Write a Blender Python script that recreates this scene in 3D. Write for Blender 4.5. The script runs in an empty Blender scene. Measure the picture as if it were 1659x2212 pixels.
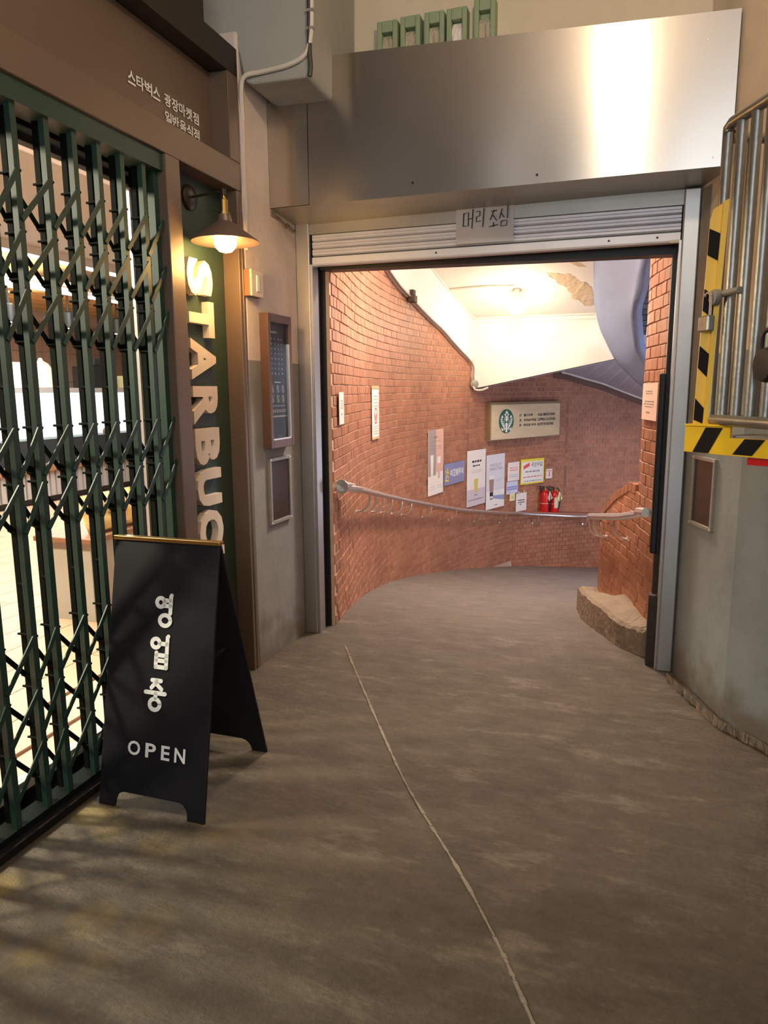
import bpy, bmesh, math, random
from mathutils import Vector, Matrix
random.seed(7)
S = bpy.context.scene
COL = S.collection
PI = math.pi

# ---------------------------------------------------------------- camera
F, PITCH, YAW, ROLL, H = 1540.0, math.radians(9.66), math.radians(18.3), math.radians(-0.38), 1.5
fw = Vector((-math.sin(YAW)*math.cos(PITCH), math.cos(YAW)*math.cos(PITCH), -math.sin(PITCH)))
rt0 = Vector((math.cos(YAW), math.sin(YAW), 0)); up0 = rt0.cross(fw)
rt = math.cos(ROLL)*rt0 + math.sin(ROLL)*up0
up = math.cos(ROLL)*up0 - math.sin(ROLL)*rt0
cam_d = bpy.data.cameras.new('camera'); cam = bpy.data.objects.new('camera', cam_d); COL.objects.link(cam)
cam_d.sensor_fit = 'VERTICAL'; cam_d.sensor_height = 36; cam_d.lens = 36*F/2212
cam_d.clip_start = .05
cam.matrix_world = Matrix((( rt.x, up.x, -fw.x, 0), (rt.y, up.y, -fw.y, 0), (rt.z, up.z, -fw.z, H), (0, 0, 0, 1)))
S.camera = cam
# ---------------------------------------------------------------- world, exposure
wd = bpy.data.worlds.new('world'); S.world = wd; wd.use_nodes = True
wd.node_tree.nodes['Background'].inputs[0].default_value = (.75, .85, 1, 1)
wd.node_tree.nodes['Background'].inputs[1].default_value = .30
S.view_settings.view_transform = 'Standard'; S.view_settings.look = 'None'
S.view_settings.gamma = 1; S.view_settings.use_curve_mapping = False
S.view_settings.exposure = 0.0
# ---------------------------------------------------------------- large lamps of the place, and one added fill
def area(name, loc, aim, sx, sy, power, col):
    d = bpy.data.lights.new(name, 'AREA'); d.shape = 'RECTANGLE'; d.size = sx; d.size_y = sy
    d.energy = power; d.color = col
    o = bpy.data.objects.new(name, d); COL.objects.link(o); o.location = loc
    o.rotation_euler = (Vector(aim)-Vector(loc)).to_track_quat('-Z', 'Y').to_euler()
    return o
area('shop_ceiling_light', (-4.2, 3.6, 2.85), (-3.9, 3.6, 0), 1.6, 3.0, 250, (1, .95, .87))
area('shop_window_light', (-4.4, 1.35, 2.9), (-1.4, 1.7, 0), .28, .5, 330, (1, .86, .64))
area('shop_counter_light', (-6.3, 6.9, 2.85), (-6.5, 6.9, 0), 1.5, 5, 620, (1, .96, .9))
def point(name, loc, power, col, r):
    d = bpy.data.lights.new(name, 'POINT'); d.energy = power; d.color = col; d.shadow_soft_size = r
    o = bpy.data.objects.new(name, d); COL.objects.link(o); o.location = loc; return o
point('alley_lamp_light', (-.10, 1.80, 3.45), 50, (1, .78, .53), .09)
area('alley_tube_light', (1.0, -2.2, 3.6), (.1, 2.2, .6), .3, .6, 9, (.72, .86, 1))
area('stair_daylight', (2.2, 9.6, .35), (-.7, 9.2, .6), 1.3, 1.5, 50, (.66, .74, 1))
area('alley_front_fill', (.15, -2.9, 2.3), (-.5, 3.9, 1.7), 2.2, 1.7, 64, (.90, .95, 1))  # added unseen fill behind the camera, for cool light from the open alley end
area('stairwell_skylight', (.9, 6.6, 4.7), (-.3, 8.3, 1.2), 1.0, 1.0, 60, (.55, .68, 1))
area('entry_lamp_down', (-.75, 5.5, 3.40), (-.75, 5.6, 0), .45, .45, 95, (1, .83, .68))

# ---------------------------------------------------------------- materials
def mat(name, col, rough=.6, metal=0, var=.12, vs=6, bump=0, bs=40, spec=.5, stretch=None, emit=None, es=0, aniso=0, coat=0):
    m = bpy.data.materials.new(name); m.use_nodes = True
    nt = m.node_tree; N = nt.nodes; L = nt.links; b = N['Principled BSDF']
    b.inputs['Base Color'].default_value = (*col, 1); b.inputs['Roughness'].default_value = rough
    b.inputs['Metallic'].default_value = metal; b.inputs['Specular IOR Level'].default_value = spec
    b.inputs['Coat Weight'].default_value = coat
    if aniso: b.inputs['Anisotropic'].default_value = aniso
    if emit: b.inputs['Emission Color'].default_value = (*emit, 1); b.inputs['Emission Strength'].default_value = es
    tc = N.new('ShaderNodeTexCoord'); mp = N.new('ShaderNodeMapping'); L.new(tc.outputs['Object'], mp.inputs[0])
    if stretch: mp.inputs['Scale'].default_value = stretch
    if var:
        n = N.new('ShaderNodeTexNoise'); n.inputs['Scale'].default_value = vs; n.inputs['Detail'].default_value = 6
        L.new(mp.outputs[0], n.inputs['Vector'])
        mx = N.new('ShaderNodeMix'); mx.data_type = 'RGBA'
        mx.inputs[6].default_value = (*[c*(1-var) for c in col], 1); mx.inputs[7].default_value = (*[min(1, c*(1+var)) for c in col], 1)
        L.new(n.outputs[0], mx.inputs[0]); L.new(mx.outputs[2], b.inputs['Base Color'])
        m['mix'] = mx.name
    if bump:
        n2 = N.new('ShaderNodeTexNoise'); n2.inputs['Scale'].default_value = bs; n2.inputs['Detail'].default_value = 5
        L.new(mp.outputs[0], n2.inputs['Vector'])
        bp = N.new('ShaderNodeBump'); bp.inputs['Strength'].default_value = bump; bp.inputs['Distance'].default_value = .02
        L.new(n2.outputs[0], bp.inputs['Height']); L.new(bp.outputs[0], b.inputs['Normal'])
    return m
M = {}
M['bronze'] = mat('bronze_cladding', (.155, .108, .078), .45, .3, .1, 2, .03, 90)
M['bronze_dark'] = mat('dark_bronze', (.03, .021, .016), .4, .3, .1)
M['gate'] = mat('green_gate_paint', (.012, .040, .029), .5, 0, .25, 30)
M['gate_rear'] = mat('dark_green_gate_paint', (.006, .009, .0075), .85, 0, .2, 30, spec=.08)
M['steel'] = mat('brushed_stainless', (.60, .555, .50), .27, 1, .05, 3, aniso=.84)
_nt = M['steel'].node_tree; _t = _nt.nodes.new('ShaderNodeTangent'); _t.direction_type = 'UV_MAP'; _t.uv_map = 'brush'; _nt.links.new(_t.outputs[0], _nt.nodes['Principled BSDF'].inputs['Tangent'])
def brushed(o, iu=2, iv=0):
    """UV map whose first axis runs up the sheet, for the brushed finish"""
    me = o.data; uv = me.uv_layers.new(name='brush')
    for l in me.loops: c = me.vertices[l.vertex_index].co; uv.data[l.index].uv = (c[iu], c[iv])
    return o
M['steel_jamb'] = mat('jamb_stainless', (.52, .51, .49), .42, 1, .14, 5, .08, 6, stretch=(1, 1, .3))
M['shutter'] = mat('shutter_aluminium', (.70, .70, .75), .42, .25, .12, 8, .02, 60)
M['shutter_seam'] = mat('shutter_seam', (.06, .07, .08), .5, .3, .1)
M['lintel'] = mat('lintel_steel', (.40, .39, .36), .42, .7, .1, 5)
M['black'] = mat('black_paint', (.008, .008, .009), .5, 0, .3, 20, .05, 60)
M['rust'] = mat('dark_rusty_steel', (.045, .028, .02), .65, .2, .5, 14, .2, 50)
M['board'] = mat('black_board', (.006, .006, .009), .5, 0, .2, 8, spec=.3)
M['white'] = mat('white_lettering', (.82, .82, .80), .5, 0, .02)
M['brass'] = mat('brass', (.45, .30, .10), .3, 1, .1)
M['shade'] = mat('lamp_shade_bronze', (.19, .13, .10), .4, .4, .1)
M['niche'] = mat('niche_green', (.022, .045, .032), .55, 0, .12, 3)
M['wood_letter'] = mat('pale_wood', (.66, .57, .48), .55, 0, .18, 9, .05, 60, stretch=(1, 1, .12))
M['sign_wood'] = mat('sign_wood', (.60, .49, .31), .6, 0, .16, 6, .05, 30, stretch=(.6, .6, 9))
M['sign_edge'] = mat('sign_frame_wood', (.22, .16, .08), .6, 0, .15)
M['stainless'] = mat('polished_rail', (.84, .80, .76), .24, .9, .05)
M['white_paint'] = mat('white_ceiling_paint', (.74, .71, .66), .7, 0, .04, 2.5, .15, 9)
M['periwinkle'] = mat('stair_daylight_tint_paint', (.23, .29, .48), .65, 0, .09, 3, .5, 7)  # bluish daylight and shade on white paint, put into the colour
M['soffit'] = mat('soffit_shade_tint_paint', (.50, .51, .58), .65, 0, .07, 3, .35, 7)  # ceiling white greyed and cooled: lavender shade of the undersides put into colour
M['peel'] = mat('peeled_plaster', (.60, .47, .32), .9, 0, .35, 9, .6, 20)
M['mortar'] = mat('mortar', (.52, .36, .27), .85, 0, .15, 20)
M['cable'] = mat('grey_cable', (.30, .28, .26), .5, 0, .1)
M['cable_white'] = mat('white_cable', (.68, .62, .54), .5, 0, .15)
M['cable_dark'] = mat('dark_cable', (.05, .045, .04), .5, 0, .1)
M['yellow'] = mat('yellow_paint', (.80, .47, .004), .45, 0, .06, 6)
M['blackstripe'] = mat('black_stripe', (.008, .006, .006), .65, 0, .2, spec=.15)
M['pipe'] = mat('galvanised_pipe', (.30, .29, .265), .40, .85, .22, 14, .06, 60)
M['pipe_paint'] = mat('dull_galvanised_clamp', (.26, .24, .21), .6, .5, .25, 20)
M['red'] = mat('red_enamel', (.55, .012, .014), .3, 0, .08)
M['cream'] = mat('cream_plastic', (.66, .57, .46), .5, 0, .04)
M['sage'] = mat('sage_green_paint', (.29, .37, .23), .6, 0, .12, 12, .05, 40)
M['plaster_fill'] = mat('plaster_fill', (.50, .44, .33), .9, 0, .2, 25, .8, 40)
M['menu'] = mat('menu_board', (.018, .022, .026), .35, 0, .1)
M['grey_print'] = mat('grey_print', (.42, .42, .42), .6, 0, .05)
M['glossdark'] = mat('glossy_dark_panel', (.045, .036, .031), .12, .2, .1)
M['dullframe'] = mat('dull_frame', (.30, .28, .25), .5, .4, .2, 15)
M['burlap'] = mat('burlap', (.66, .44, .17), .85, 0, .2, 40, .4, 120)
M['brown'] = mat('brown_wood', (.20, .09, .045), .5, 0, .2, 6)
M['paper'] = mat('paper', (.80, .76, .72), .7, 0, .03)
M['ink'] = mat('black_ink', (.02, .02, .022), .6, 0, 0)
M['inkgrey'] = mat('grey_ink', (.30, .29, .30), .6, 0, 0)
M['inkred'] = mat('red_ink', (.70, .10, .09), .6, 0, 0)
M['inkblue'] = mat('blue_ink', (.20, .27, .62), .6, 0, 0)
M['logo_green'] = mat('logo_green', (.012, .11, .06), .4, 0, 0)
M['slip'] = mat('slip_blue', (.24, .26, .46), .45, 0, .03)
M['slip_yellow'] = mat('slip_yellow', (.80, .58, .04), .5, 0, 0)
M['yellow_board'] = mat('yellow_board', (.80, .70, .05), .5, 0, .03)
M['lemon'] = mat('lemon_paper', (.80, .76, .40), .7, 0, .03)
M['pinkpaper'] = mat('pink_paper', (.76, .55, .46), .7, 0, .03)
M['poster_grey'] = mat('poster_grey', (.36, .31, .29), .6, 0, .05)
M['poster_peach'] = mat('poster_peach', (.70, .44, .36), .6, 0, .05)
M['poster_lilac'] = mat('poster_lilac', (.62, .55, .62), .6, 0, .05)
M['poster_blue'] = mat('poster_slate', (.30, .36, .55), .6, 0, .05)
M['beer'] = mat('drink_yellow', (.66, .55, .16), .5, 0, .05)
M['coffee'] = mat('drink_brown', (.36, .24, .20), .5, 0, .05)
M['globe'] = mat('lit_globe', (1, .95, .85), .4, 0, 0, emit=(1, .86, .62), es=11)
M['bulb'] = mat('lit_bulb', (1, .8, .5), .4, 0, 0, emit=(1, .62, .22), es=22)
M['led'] = mat('led_strip', (1, 1, 1), .4, 0, 0, emit=(1, .97, .92), es=7)
M['ledface'] = mat('lit_display', (1, 1, 1), .4, 0, 0, emit=(.93, .97, 1), es=1.6)
M['shopwall'] = mat('shop_brown_tile', (.26, .15, .10), .5, 0, .12, 4)
M['shopgrey'] = mat('shop_grey_ceiling', (.33, .31, .27), .6, 0, .06)
M['shopwood'] = mat('shop_ceiling_wood', (.55, .32, .11), .5, 0, .15, 3)
M['shopmetal'] = mat('shop_counter_metal', (.36, .34, .33), .45, .4, .1)
M['alum'] = mat('aluminium_frame', (.72, .72, .73), .35, .7, .04)

def matglass():
    m = bpy.data.materials.new('clear_glass'); m.use_nodes = True; nt = m.node_tree; N = nt.nodes; L = nt.links
    for n in list(N): N.remove(n)
    o = N.new('ShaderNodeOutputMaterial'); mx = N.new('ShaderNodeMixShader'); t = N.new('ShaderNodeBsdfTransparent'); g = N.new('ShaderNodeBsdfGlossy')
    t.inputs[0].default_value = (.95, .97, .96, 1); g.inputs['Roughness'].default_value = .03
    fr = N.new('ShaderNodeLayerWeight'); fr.inputs[0].default_value = .5
    pw = N.new('ShaderNodeMath'); pw.operation = 'POWER'; pw.inputs[1].default_value = 4; L.new(fr.outputs['Facing'], pw.inputs[0])
    ma = N.new('ShaderNodeMath'); ma.operation = 'MULTIPLY_ADD'; ma.inputs[1].default_value = .5; ma.inputs[2].default_value = .025; L.new(pw.outputs[0], ma.inputs[0])
    L.new(ma.outputs[0], mx.inputs[0]); L.new(t.outputs[0], mx.inputs[1]); L.new(g.outputs[0], mx.inputs[2]); L.new(mx.outputs[0], o.inputs[0])
    return m
M['glass'] = matglass()

def brickmat(name, c1, c2, c3, rough):
    m = mat(name, c1, rough, 0, 0, bump=.15, bs=70); nt = m.node_tree; N = nt.nodes; L = nt.links; b = N['Principled BSDF']
    at = N.new('ShaderNodeAttribute'); at.attribute_name = 'tint'; oi = N.new('ShaderNodeObjectInfo')
    ad = N.new('ShaderNodeMath'); ad.operation = 'ADD'; fr = N.new('ShaderNodeMath'); fr.operation = 'FRACT'
    L.new(at.outputs['Fac'], ad.inputs[0]); L.new(oi.outputs['Random'], ad.inputs[1]); L.new(ad.outputs[0], fr.inputs[0])
    r = N.new('ShaderNodeValToRGB'); r.color_ramp.elements[0].color = (*c2, 1); r.color_ramp.elements[1].color = (*c3, 1)
    e = r.color_ramp.elements.new(.5); e.color = (*c1, 1); L.new(fr.outputs[0], r.inputs[0])
    n = N.new('ShaderNodeTexNoise'); n.inputs['Scale'].default_value = 1.3; n.inputs['Detail'].default_value = 4
    ge = N.new('ShaderNodeNewGeometry'); L.new(ge.outputs['Position'], n.inputs['Vector'])
    mr = N.new('ShaderNodeMapRange'); mr.inputs['From Min'].default_value = .3; mr.inputs['From Max'].default_value = .7
    mr.inputs['To Min'].default_value = .82; mr.inputs['To Max'].default_value = 1.12
    L.new(n.outputs[0], mr.inputs[0])
    vm = N.new('ShaderNodeVectorMath'); vm.operation = 'SCALE'; L.new(r.outputs[0], vm.inputs[0]); L.new(mr.outputs[0], vm.inputs['Scale'])
    L.new(vm.outputs[0], b.inputs['Base Color'])
    return m
M['brick_grey'] = brickmat('grey_brick', (.13, .135, .15), (.10, .10, .115), (.16, .165, .18), .6)
M['brick'] = brickmat('red_brown_brick', (.38, .162, .086), (.32, .13, .072), (.42, .185, .103), .5)

def two_tone(name, upper, lower, zsplit, rough=.75):
    """painted wall: cream above a straight paint line, grey below, stained near the floor"""
    m = mat(name, upper, rough, 0, 0, bump=.3, bs=7); nt = m.node_tree; N = nt.nodes; L = nt.links; b = N['Principled BSDF']
    ge = N.new('ShaderNodeNewGeometry'); sp = N.new('ShaderNodeSeparateXYZ'); L.new(ge.outputs['Position'], sp.inputs[0])
    st = N.new('ShaderNodeMath'); st.operation = 'GREATER_THAN'; st.inputs[1].default_value = zsplit; L.new(sp.outputs['Z'], st.inputs[0])
    mx = N.new('ShaderNodeMix'); mx.data_type = 'RGBA'; mx.inputs[6].default_value = (*lower, 1); mx.inputs[7].default_value = (*upper, 1)
    L.new(st.outputs[0], mx.inputs[0])
    n = N.new('ShaderNodeTexNoise'); n.inputs['Scale'].default_value = 3; n.inputs['Detail'].default_value = 8; n.inputs['Roughness'].default_value = .65
    L.new(ge.outputs['Position'], n.inputs['Vector'])
    mr = N.new('ShaderNodeMapRange'); mr.inputs['From Min'].default_value = .3; mr.inputs['From Max'].default_value = .7
    mr.inputs['To Min'].default_value = .84; mr.inputs['To Max'].default_value = 1.1; L.new(n.outputs[0], mr.inputs[0])
    vm = N.new('ShaderNodeVectorMath'); vm.operation = 'SCALE'; L.new(mx.outputs[2], vm.inputs[0]); L.new(mr.outputs[0], vm.inputs['Scale'])
    # mud stains with ragged edge near the floor
    n2 = N.new('ShaderNodeTexNoise'); n2.inputs['Scale'].default_value = 7; n2.inputs['Detail'].default_value = 8; L.new(ge.outputs['Position'], n2.inputs['Vector'])
    ma = N.new('ShaderNodeMath'); ma.operation = 'MULTIPLY_ADD'; ma.inputs[1].default_value = -.9; L.new(n2.outputs[0], ma.inputs[0]); L.new(sp.outputs['Z'], ma.inputs[2])
    m2 = N.new('ShaderNodeMapRange'); m2.inputs['From Min'].default_value = -.45; m2.inputs['From Max'].default_value = -.18
    m2.inputs['To Min'].default_value = .75; m2.inputs['To Max'].default_value = 0; L.new(ma.outputs[0], m2.inputs[0])
    mx2 = N.new('ShaderNodeMix'); mx2.data_type = 'RGBA'; mx2.inputs[7].default_value = (.13, .10, .065, 1)
    L.new(m2.outputs[0], mx2.inputs[0]); L.new(vm.outputs[0], mx2.inputs[6]); L.new(mx2.outputs[2], b.inputs['Base Color'])
    return m
M['pier'] = two_tone('painted_plaster_pier', (.66, .56, .50), (.25, .245, .23), 1.66)
M['plaster'] = mat('rough_cream_plaster', (.68, .59, .45), .85, 0, .12, 4, .9, 6)
M['pier_right'] = two_tone('painted_plaster_right', (.66, .55, .43), (.22, .24, .245), 1.66)
M['beam'] = mat('grey_beam_paint', (.36, .36, .33), .75, 0, .1, 3, .3, 6)
M['alley'] = mat('alley_concrete', (.58, .50, .40), .85, 0, .1, 2)

def floormat():
    m = mat('trowelled_concrete', (.2, .2, .2), .5, 0, 0); nt = m.node_tree; N = nt.nodes; L = nt.links; b = N['Principled BSDF']
    ge = N.new('ShaderNodeNewGeometry'); P = ge.outputs['Position']
    def noise(scale, det=6, vec=None, rough=.6):
        n = N.new('ShaderNodeTexNoise'); n.inputs['Scale'].default_value = scale; n.inputs['Detail'].default_value = det; n.inputs['Roughness'].default_value = rough
        L.new(vec or P, n.inputs['Vector']); return n.outputs[0]
    def rng(src, a, b_, c, d):
        r = N.new('ShaderNodeMapRange'); r.inputs['From Min'].default_value = a; r.inputs['From Max'].default_value = b_
        r.inputs['To Min'].default_value = c; r.inputs['To Max'].default_value = d; L.new(src, r.inputs[0]); return r.outputs[0]
    def mix(f, a, c):
        x = N.new('ShaderNodeMix'); x.data_type = 'RGBA'
        L.new(f, x.inputs[0])
        for s, v in ((6, a), (7, c)):
            if isinstance(v, tuple): x.inputs[s].default_value = (*v, 1)
            else: L.new(v, x.inputs[s])
        return x.outputs[2]
    mp = N.new('ShaderNodeMapping'); mp.inputs['Rotation'].default_value = (0, 0, .42); mp.inputs['Scale'].default_value = (1, 2.6, 1); L.new(P, mp.inputs[0])
    streak = noise(4.5, 9, mp.outputs[0], .7)
    big = noise(1.1, 6, None, .65); fine = noise(45, 5, None, .7); mid = noise(6, 8, None, .7)
    c = mix(rng(big, .36, .64, 0, 1), (.050, .035, .022), (.082, .061, .040))
    c = mix(rng(mid, .42, .68, 0, .55), c, (.115, .088, .060))
    c = mix(rng(streak, .55, .76, 0, .6), c, (.20, .165, .125))
    c = mix(rng(streak, .30, .44, .5, 0), c, (.040, .029, .019))
    c = mix(rng(fine, .42, .60, .35, 0), c, (.036, .027, .018))
    # polished worn spots, paler too: glints of ramp light put into the colour
    worn = noise(2.1, 7, mp.outputs[0], .68)  # one mask for the worn spots and the painted glints
    c = mix(rng(worn, .57, .72, 0, .42), c, (.27, .225, .17))
    # worn yellow floor paint in front of the gate
    sp = N.new('ShaderNodeSeparateXYZ'); L.new(P, sp.inputs[0])
    vo = N.new('ShaderNodeTexVoronoi'); vo.inputs['Scale'].default_value = 5.5; vo.inputs['Randomness'].default_value = .55; L.new(P, vo.inputs['Vector'])
    f1 = rng(vo.outputs['Distance'], .25, .55, 1, 0)
    f2 = rng(sp.outputs['X'], -1.05, -1.45, 0, 1); f3 = rng(sp.outputs['Y'], 2.3, 1.9, 0, 1); f4 = rng(noise(3.3, 3), .42, .58, 0, 1)
    cur = f1
    for f in (f2, f3, f4):
        mm = N.new('ShaderNodeMath'); mm.operation = 'MULTIPLY'; L.new(cur, mm.inputs[0]); L.new(f, mm.inputs[1]); cur = mm.outputs[0]
    c = mix(rng(cur, 0, 1, 0, .6), c, (.24, .165, .03))
    # ramp floor paler further in: the hall's lamplight is painted into its colour
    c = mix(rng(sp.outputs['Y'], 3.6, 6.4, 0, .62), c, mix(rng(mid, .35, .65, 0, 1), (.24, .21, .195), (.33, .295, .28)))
    L.new(c, b.inputs['Base Color'])
    mn = N.new('ShaderNodeMath'); mn.operation = 'MINIMUM'; L.new(rng(streak, .40, .68, .66, .40), mn.inputs[0]); L.new(rng(worn, .54, .68, .7, .27), mn.inputs[1]); L.new(mn.outputs[0], b.inputs['Roughness'])
    bp = N.new('ShaderNodeBump'); bp.inputs['Strength'].default_value = .8; bp.inputs['Distance'].default_value = .02
    ad = N.new('ShaderNodeMath'); ad.operation = 'MULTIPLY_ADD'; ad.inputs[1].default_value = .35; L.new(fine, ad.inputs[0]); L.new(streak, ad.inputs[2])
    L.new(ad.outputs[0], bp.inputs['Height']); L.new(bp.outputs[0], b.inputs['Normal'])
    return m
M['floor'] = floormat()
M['curb'] = mat('worn_concrete_curb', (.24, .185, .135), .85, 0, .3, 9, .8, 22)
M['plank'] = mat('shop_floor_plank', (.46, .27, .17), .45, 0, .14, 5, 0, stretch=(6, 1, 1))

# ---------------------------------------------------------------- mesh helpers
class MB:
    def __init__(s): s.v = []; s.f = []; s.m = []
    def quad(s, *p, mi=0):
        n = len(s.v); s.v += [Vector(q) for q in p]; s.f.append(tuple(range(n, n+len(p)))); s.m.append(mi)
    def box(s, x0, x1, y0, y1, z0, z1, mi=0):
        return s.obox(Vector((x0, y0, z0)), Vector((x1-x0, 0, 0)), Vector((0, y1-y0, 0)), Vector((0, 0, z1-z0)), mi)
    def obox(s, o, a, b, c, mi=0):
        o, a, b, c = Vector(o), Vector(a), Vector(b), Vector(c)
        if a.cross(b).dot(c) < 0: a, b = b, a
        n = len(s.v)
        s.v += [o, o+a, o+a+b, o+b, o+c, o+a+c, o+a+b+c, o+b+c]
        for f in ((0, 3, 2, 1), (4, 5, 6, 7), (0, 1, 5, 4), (1, 2, 6, 5), (2, 3, 7, 6), (3, 0, 4, 7)):
            s.f.append(tuple(n+i for i in f)); s.m.append(mi)
        return s
    def bar(s, p, q, w, d, ref=(1, 0, 0), mi=0):
        """box beam from p to q, w across, d along ref"""
        p, q = Vector(p), Vector(q); t = (q-p).normalized(); r = Vector(ref); r = (r-t*r.dot(t)).normalized(); u = t.cross(r)
        return s.obox(p-u*w/2-r*d/2, u*w, r*d, q-p, mi)
    def tube(s, pts, r, n=10, caps=True, mi=0):
        pts = [Vector(p) for p in pts]; rr = r if isinstance(r, (list, tuple)) else [r]*len(pts)
        base = len(s.v); ref = None
        for i, p in enumerate(pts):
            t = (pts[min(i+1, len(pts)-1)]-pts[max(i-1, 0)]).normalized()
            if ref is None: ref = Vector((0, 0, 1)) if abs(t.z) < .9 else Vector((1, 0, 0))
            a = (ref-t*ref.dot(t)).normalized(); b = t.cross(a); ref = a
            for k in range(n):
                th = 2*PI*k/n; s.v.append(p+(a*math.cos(th)+b*math.sin(th))*rr[i])
        for i in range(len(pts)-1):
            for k in range(n):
                k2 = (k+1) % n; s.f.append((base+i*n+k, base+i*n+k2, base+(i+1)*n+k2, base+(i+1)*n+k)); s.m.append(mi)
        if caps:
            s.f.append(tuple(base+k for k in reversed(range(n)))); s.f.append(tuple(base+(len(pts)-1)*n+k for k in range(n))); s.m += [mi, mi]
        return s
    def lathe(s, c, prof, n=24, mi=0, axis=(0, 0, 1)):
        """prof: (r, h) pairs along axis from c"""
        ax = Vector(axis).normalized(); a = Vector((1, 0, 0)) if abs(ax.x) < .9 else Vector((0, 1, 0)); a = (a-ax*a.dot(ax)).normalized(); b = ax.cross(a); c = Vector(c)
        base = len(s.v)
        for r, h in prof:
            for k in range(n):
                th = 2*PI*k/n; s.v.append(c+ax*h+(a*math.cos(th)+b*math.sin(th))*max(r, 1e-4))
        for i in range(len(prof)-1):
            for k in range(n):
                k2 = (k+1) % n; s.f.append((base+i*n+k, base+i*n+k2, base+(i+1)*n+k2, base+(i+1)*n+k)); s.m.append(mi)
        s.f.append(tuple(base+k for k in reversed(range(n)))); s.f.append(tuple(base+(len(prof)-1)*n+k for k in range(n))); s.m += [mi, mi]
        return s
    def poly(s, pts, off, mi=0):
        """flat polygon given thickness along off"""
        pts = [Vector(p) for p in pts]; off = Vector(off); n = len(s.v); k = len(pts)
        s.v += pts+[p+off for p in pts]
        s.f += [tuple(n+i for i in range(k)), tuple(n+k+i for i in reversed(range(k)))]; s.m += [mi, mi]
        for i in range(k): j = (i+1) % k; s.f.append((n+i, n+k+i, n+k+j, n+j)); s.m.append(mi)
        return s
    def add(s, verts, faces, mi=0):
        n = len(s.v); s.v += [Vector(v) for v in verts]; s.f += [tuple(n+i for i in f) for f in faces]; s.m += [mi]*len(faces); return s
    def build(s, name, m, parent=None, base=None, smooth=False, bevel=0, fix=False):
        if parent is not None: w = WORLD[parent.name]; loc = None
        else:
            if base is None:
                xs = [v.x for v in s.v]; ys = [v.y for v in s.v]; zs = [v.z for v in s.v]
                base = ((min(xs)+max(xs))/2, (min(ys)+max(ys))/2, min(zs))
            w = Vector(base)
        me = bpy.data.meshes.new(name); me.from_pydata([v-w for v in s.v], [], s.f)
        for mm in (m if isinstance(m, (list, tuple)) else [m]): me.materials.append(mm if not isinstance(mm, str) else M[mm])
        for p, mi in zip(me.polygons, s.m): p.material_index = mi
        if fix:
            b = bmesh.new(); b.from_mesh(me); bmesh.ops.recalc_face_normals(b, faces=b.faces); b.to_mesh(me); b.free()
        if smooth:
            me.shade_smooth()
            me.set_sharp_from_angle(angle=math.radians(38))
        o = bpy.data.objects.new(name, me); COL.objects.link(o)
        if parent is not None: o.parent = parent; WORLD[o.name] = w
        else: o.location = w; WORLD[o.name] = w
        if bevel:
            bv = o.modifiers.new('bevel', 'BEVEL'); bv.width = bevel; bv.segments = 2; bv.limit_method = 'ANGLE'
        return o
WORLD = {}
def tag(o, label, cat=None, group=None):
    o['label'] = label
    if cat: o['category'] = cat
    if group: o['group'] = group
    return o
def struct(o): o['kind'] = 'structure'; return o
def stuff(o): o['kind'] = 'stuff'; return o
def thing(name, loc, label, cat, group=None):
    o = bpy.data.objects.new(name, None); COL.objects.link(o); o.location = loc; o.empty_display_size = .1
    WORLD[o.name] = Vector(loc); return tag(o, label, cat, group)
def lab(o, l): o['label'] = l; return o

def catmull(P, n=30):
    P = [Vector(p) for p in P]; Q = [2*P[0]-P[1]]+P+[2*P[-1]-P[-2]]; out = []
    for i in range(1, len(Q)-2):
        a, b, c, d = Q[i-1:i+3]
        for k in range(n):
            t = k/n; out.append(.5*((2*b)+(c-a)*t+(2*a-5*b+4*c-d)*t*t+(3*b-a-3*c+d)*t**3))
    return out+[P[-1]]
class Path:
    """plan curve with arc length; normal points to the right of travel"""
    def __init__(s, P, n=40):
        s.p = catmull([Vector((x, y)) for x, y in P], n); s.s = [0]
        for a, b in zip(s.p[:-1], s.p[1:]): s.s.append(s.s[-1]+(b-a).length)
        s.L = s.s[-1]
    def at(s, u):
        u = min(max(u, 0), s.L-1e-6)
        lo, hi = 0, len(s.s)-1
        while hi-lo > 1:
            m = (lo+hi)//2
            if s.s[m] <= u: lo = m
            else: hi = m
        t = (u-s.s[lo])/(s.s[hi]-s.s[lo]); p = s.p[lo].lerp(s.p[hi], t); d = (s.p[hi]-s.p[lo]).normalized()
        return p, d, Vector((d.y, -d.x))
    def near(s, x, y):
        q = Vector((x, y)); i = min(range(len(s.p)), key=lambda i: (s.p[i]-q).length_squared); return s.s[i]
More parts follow.
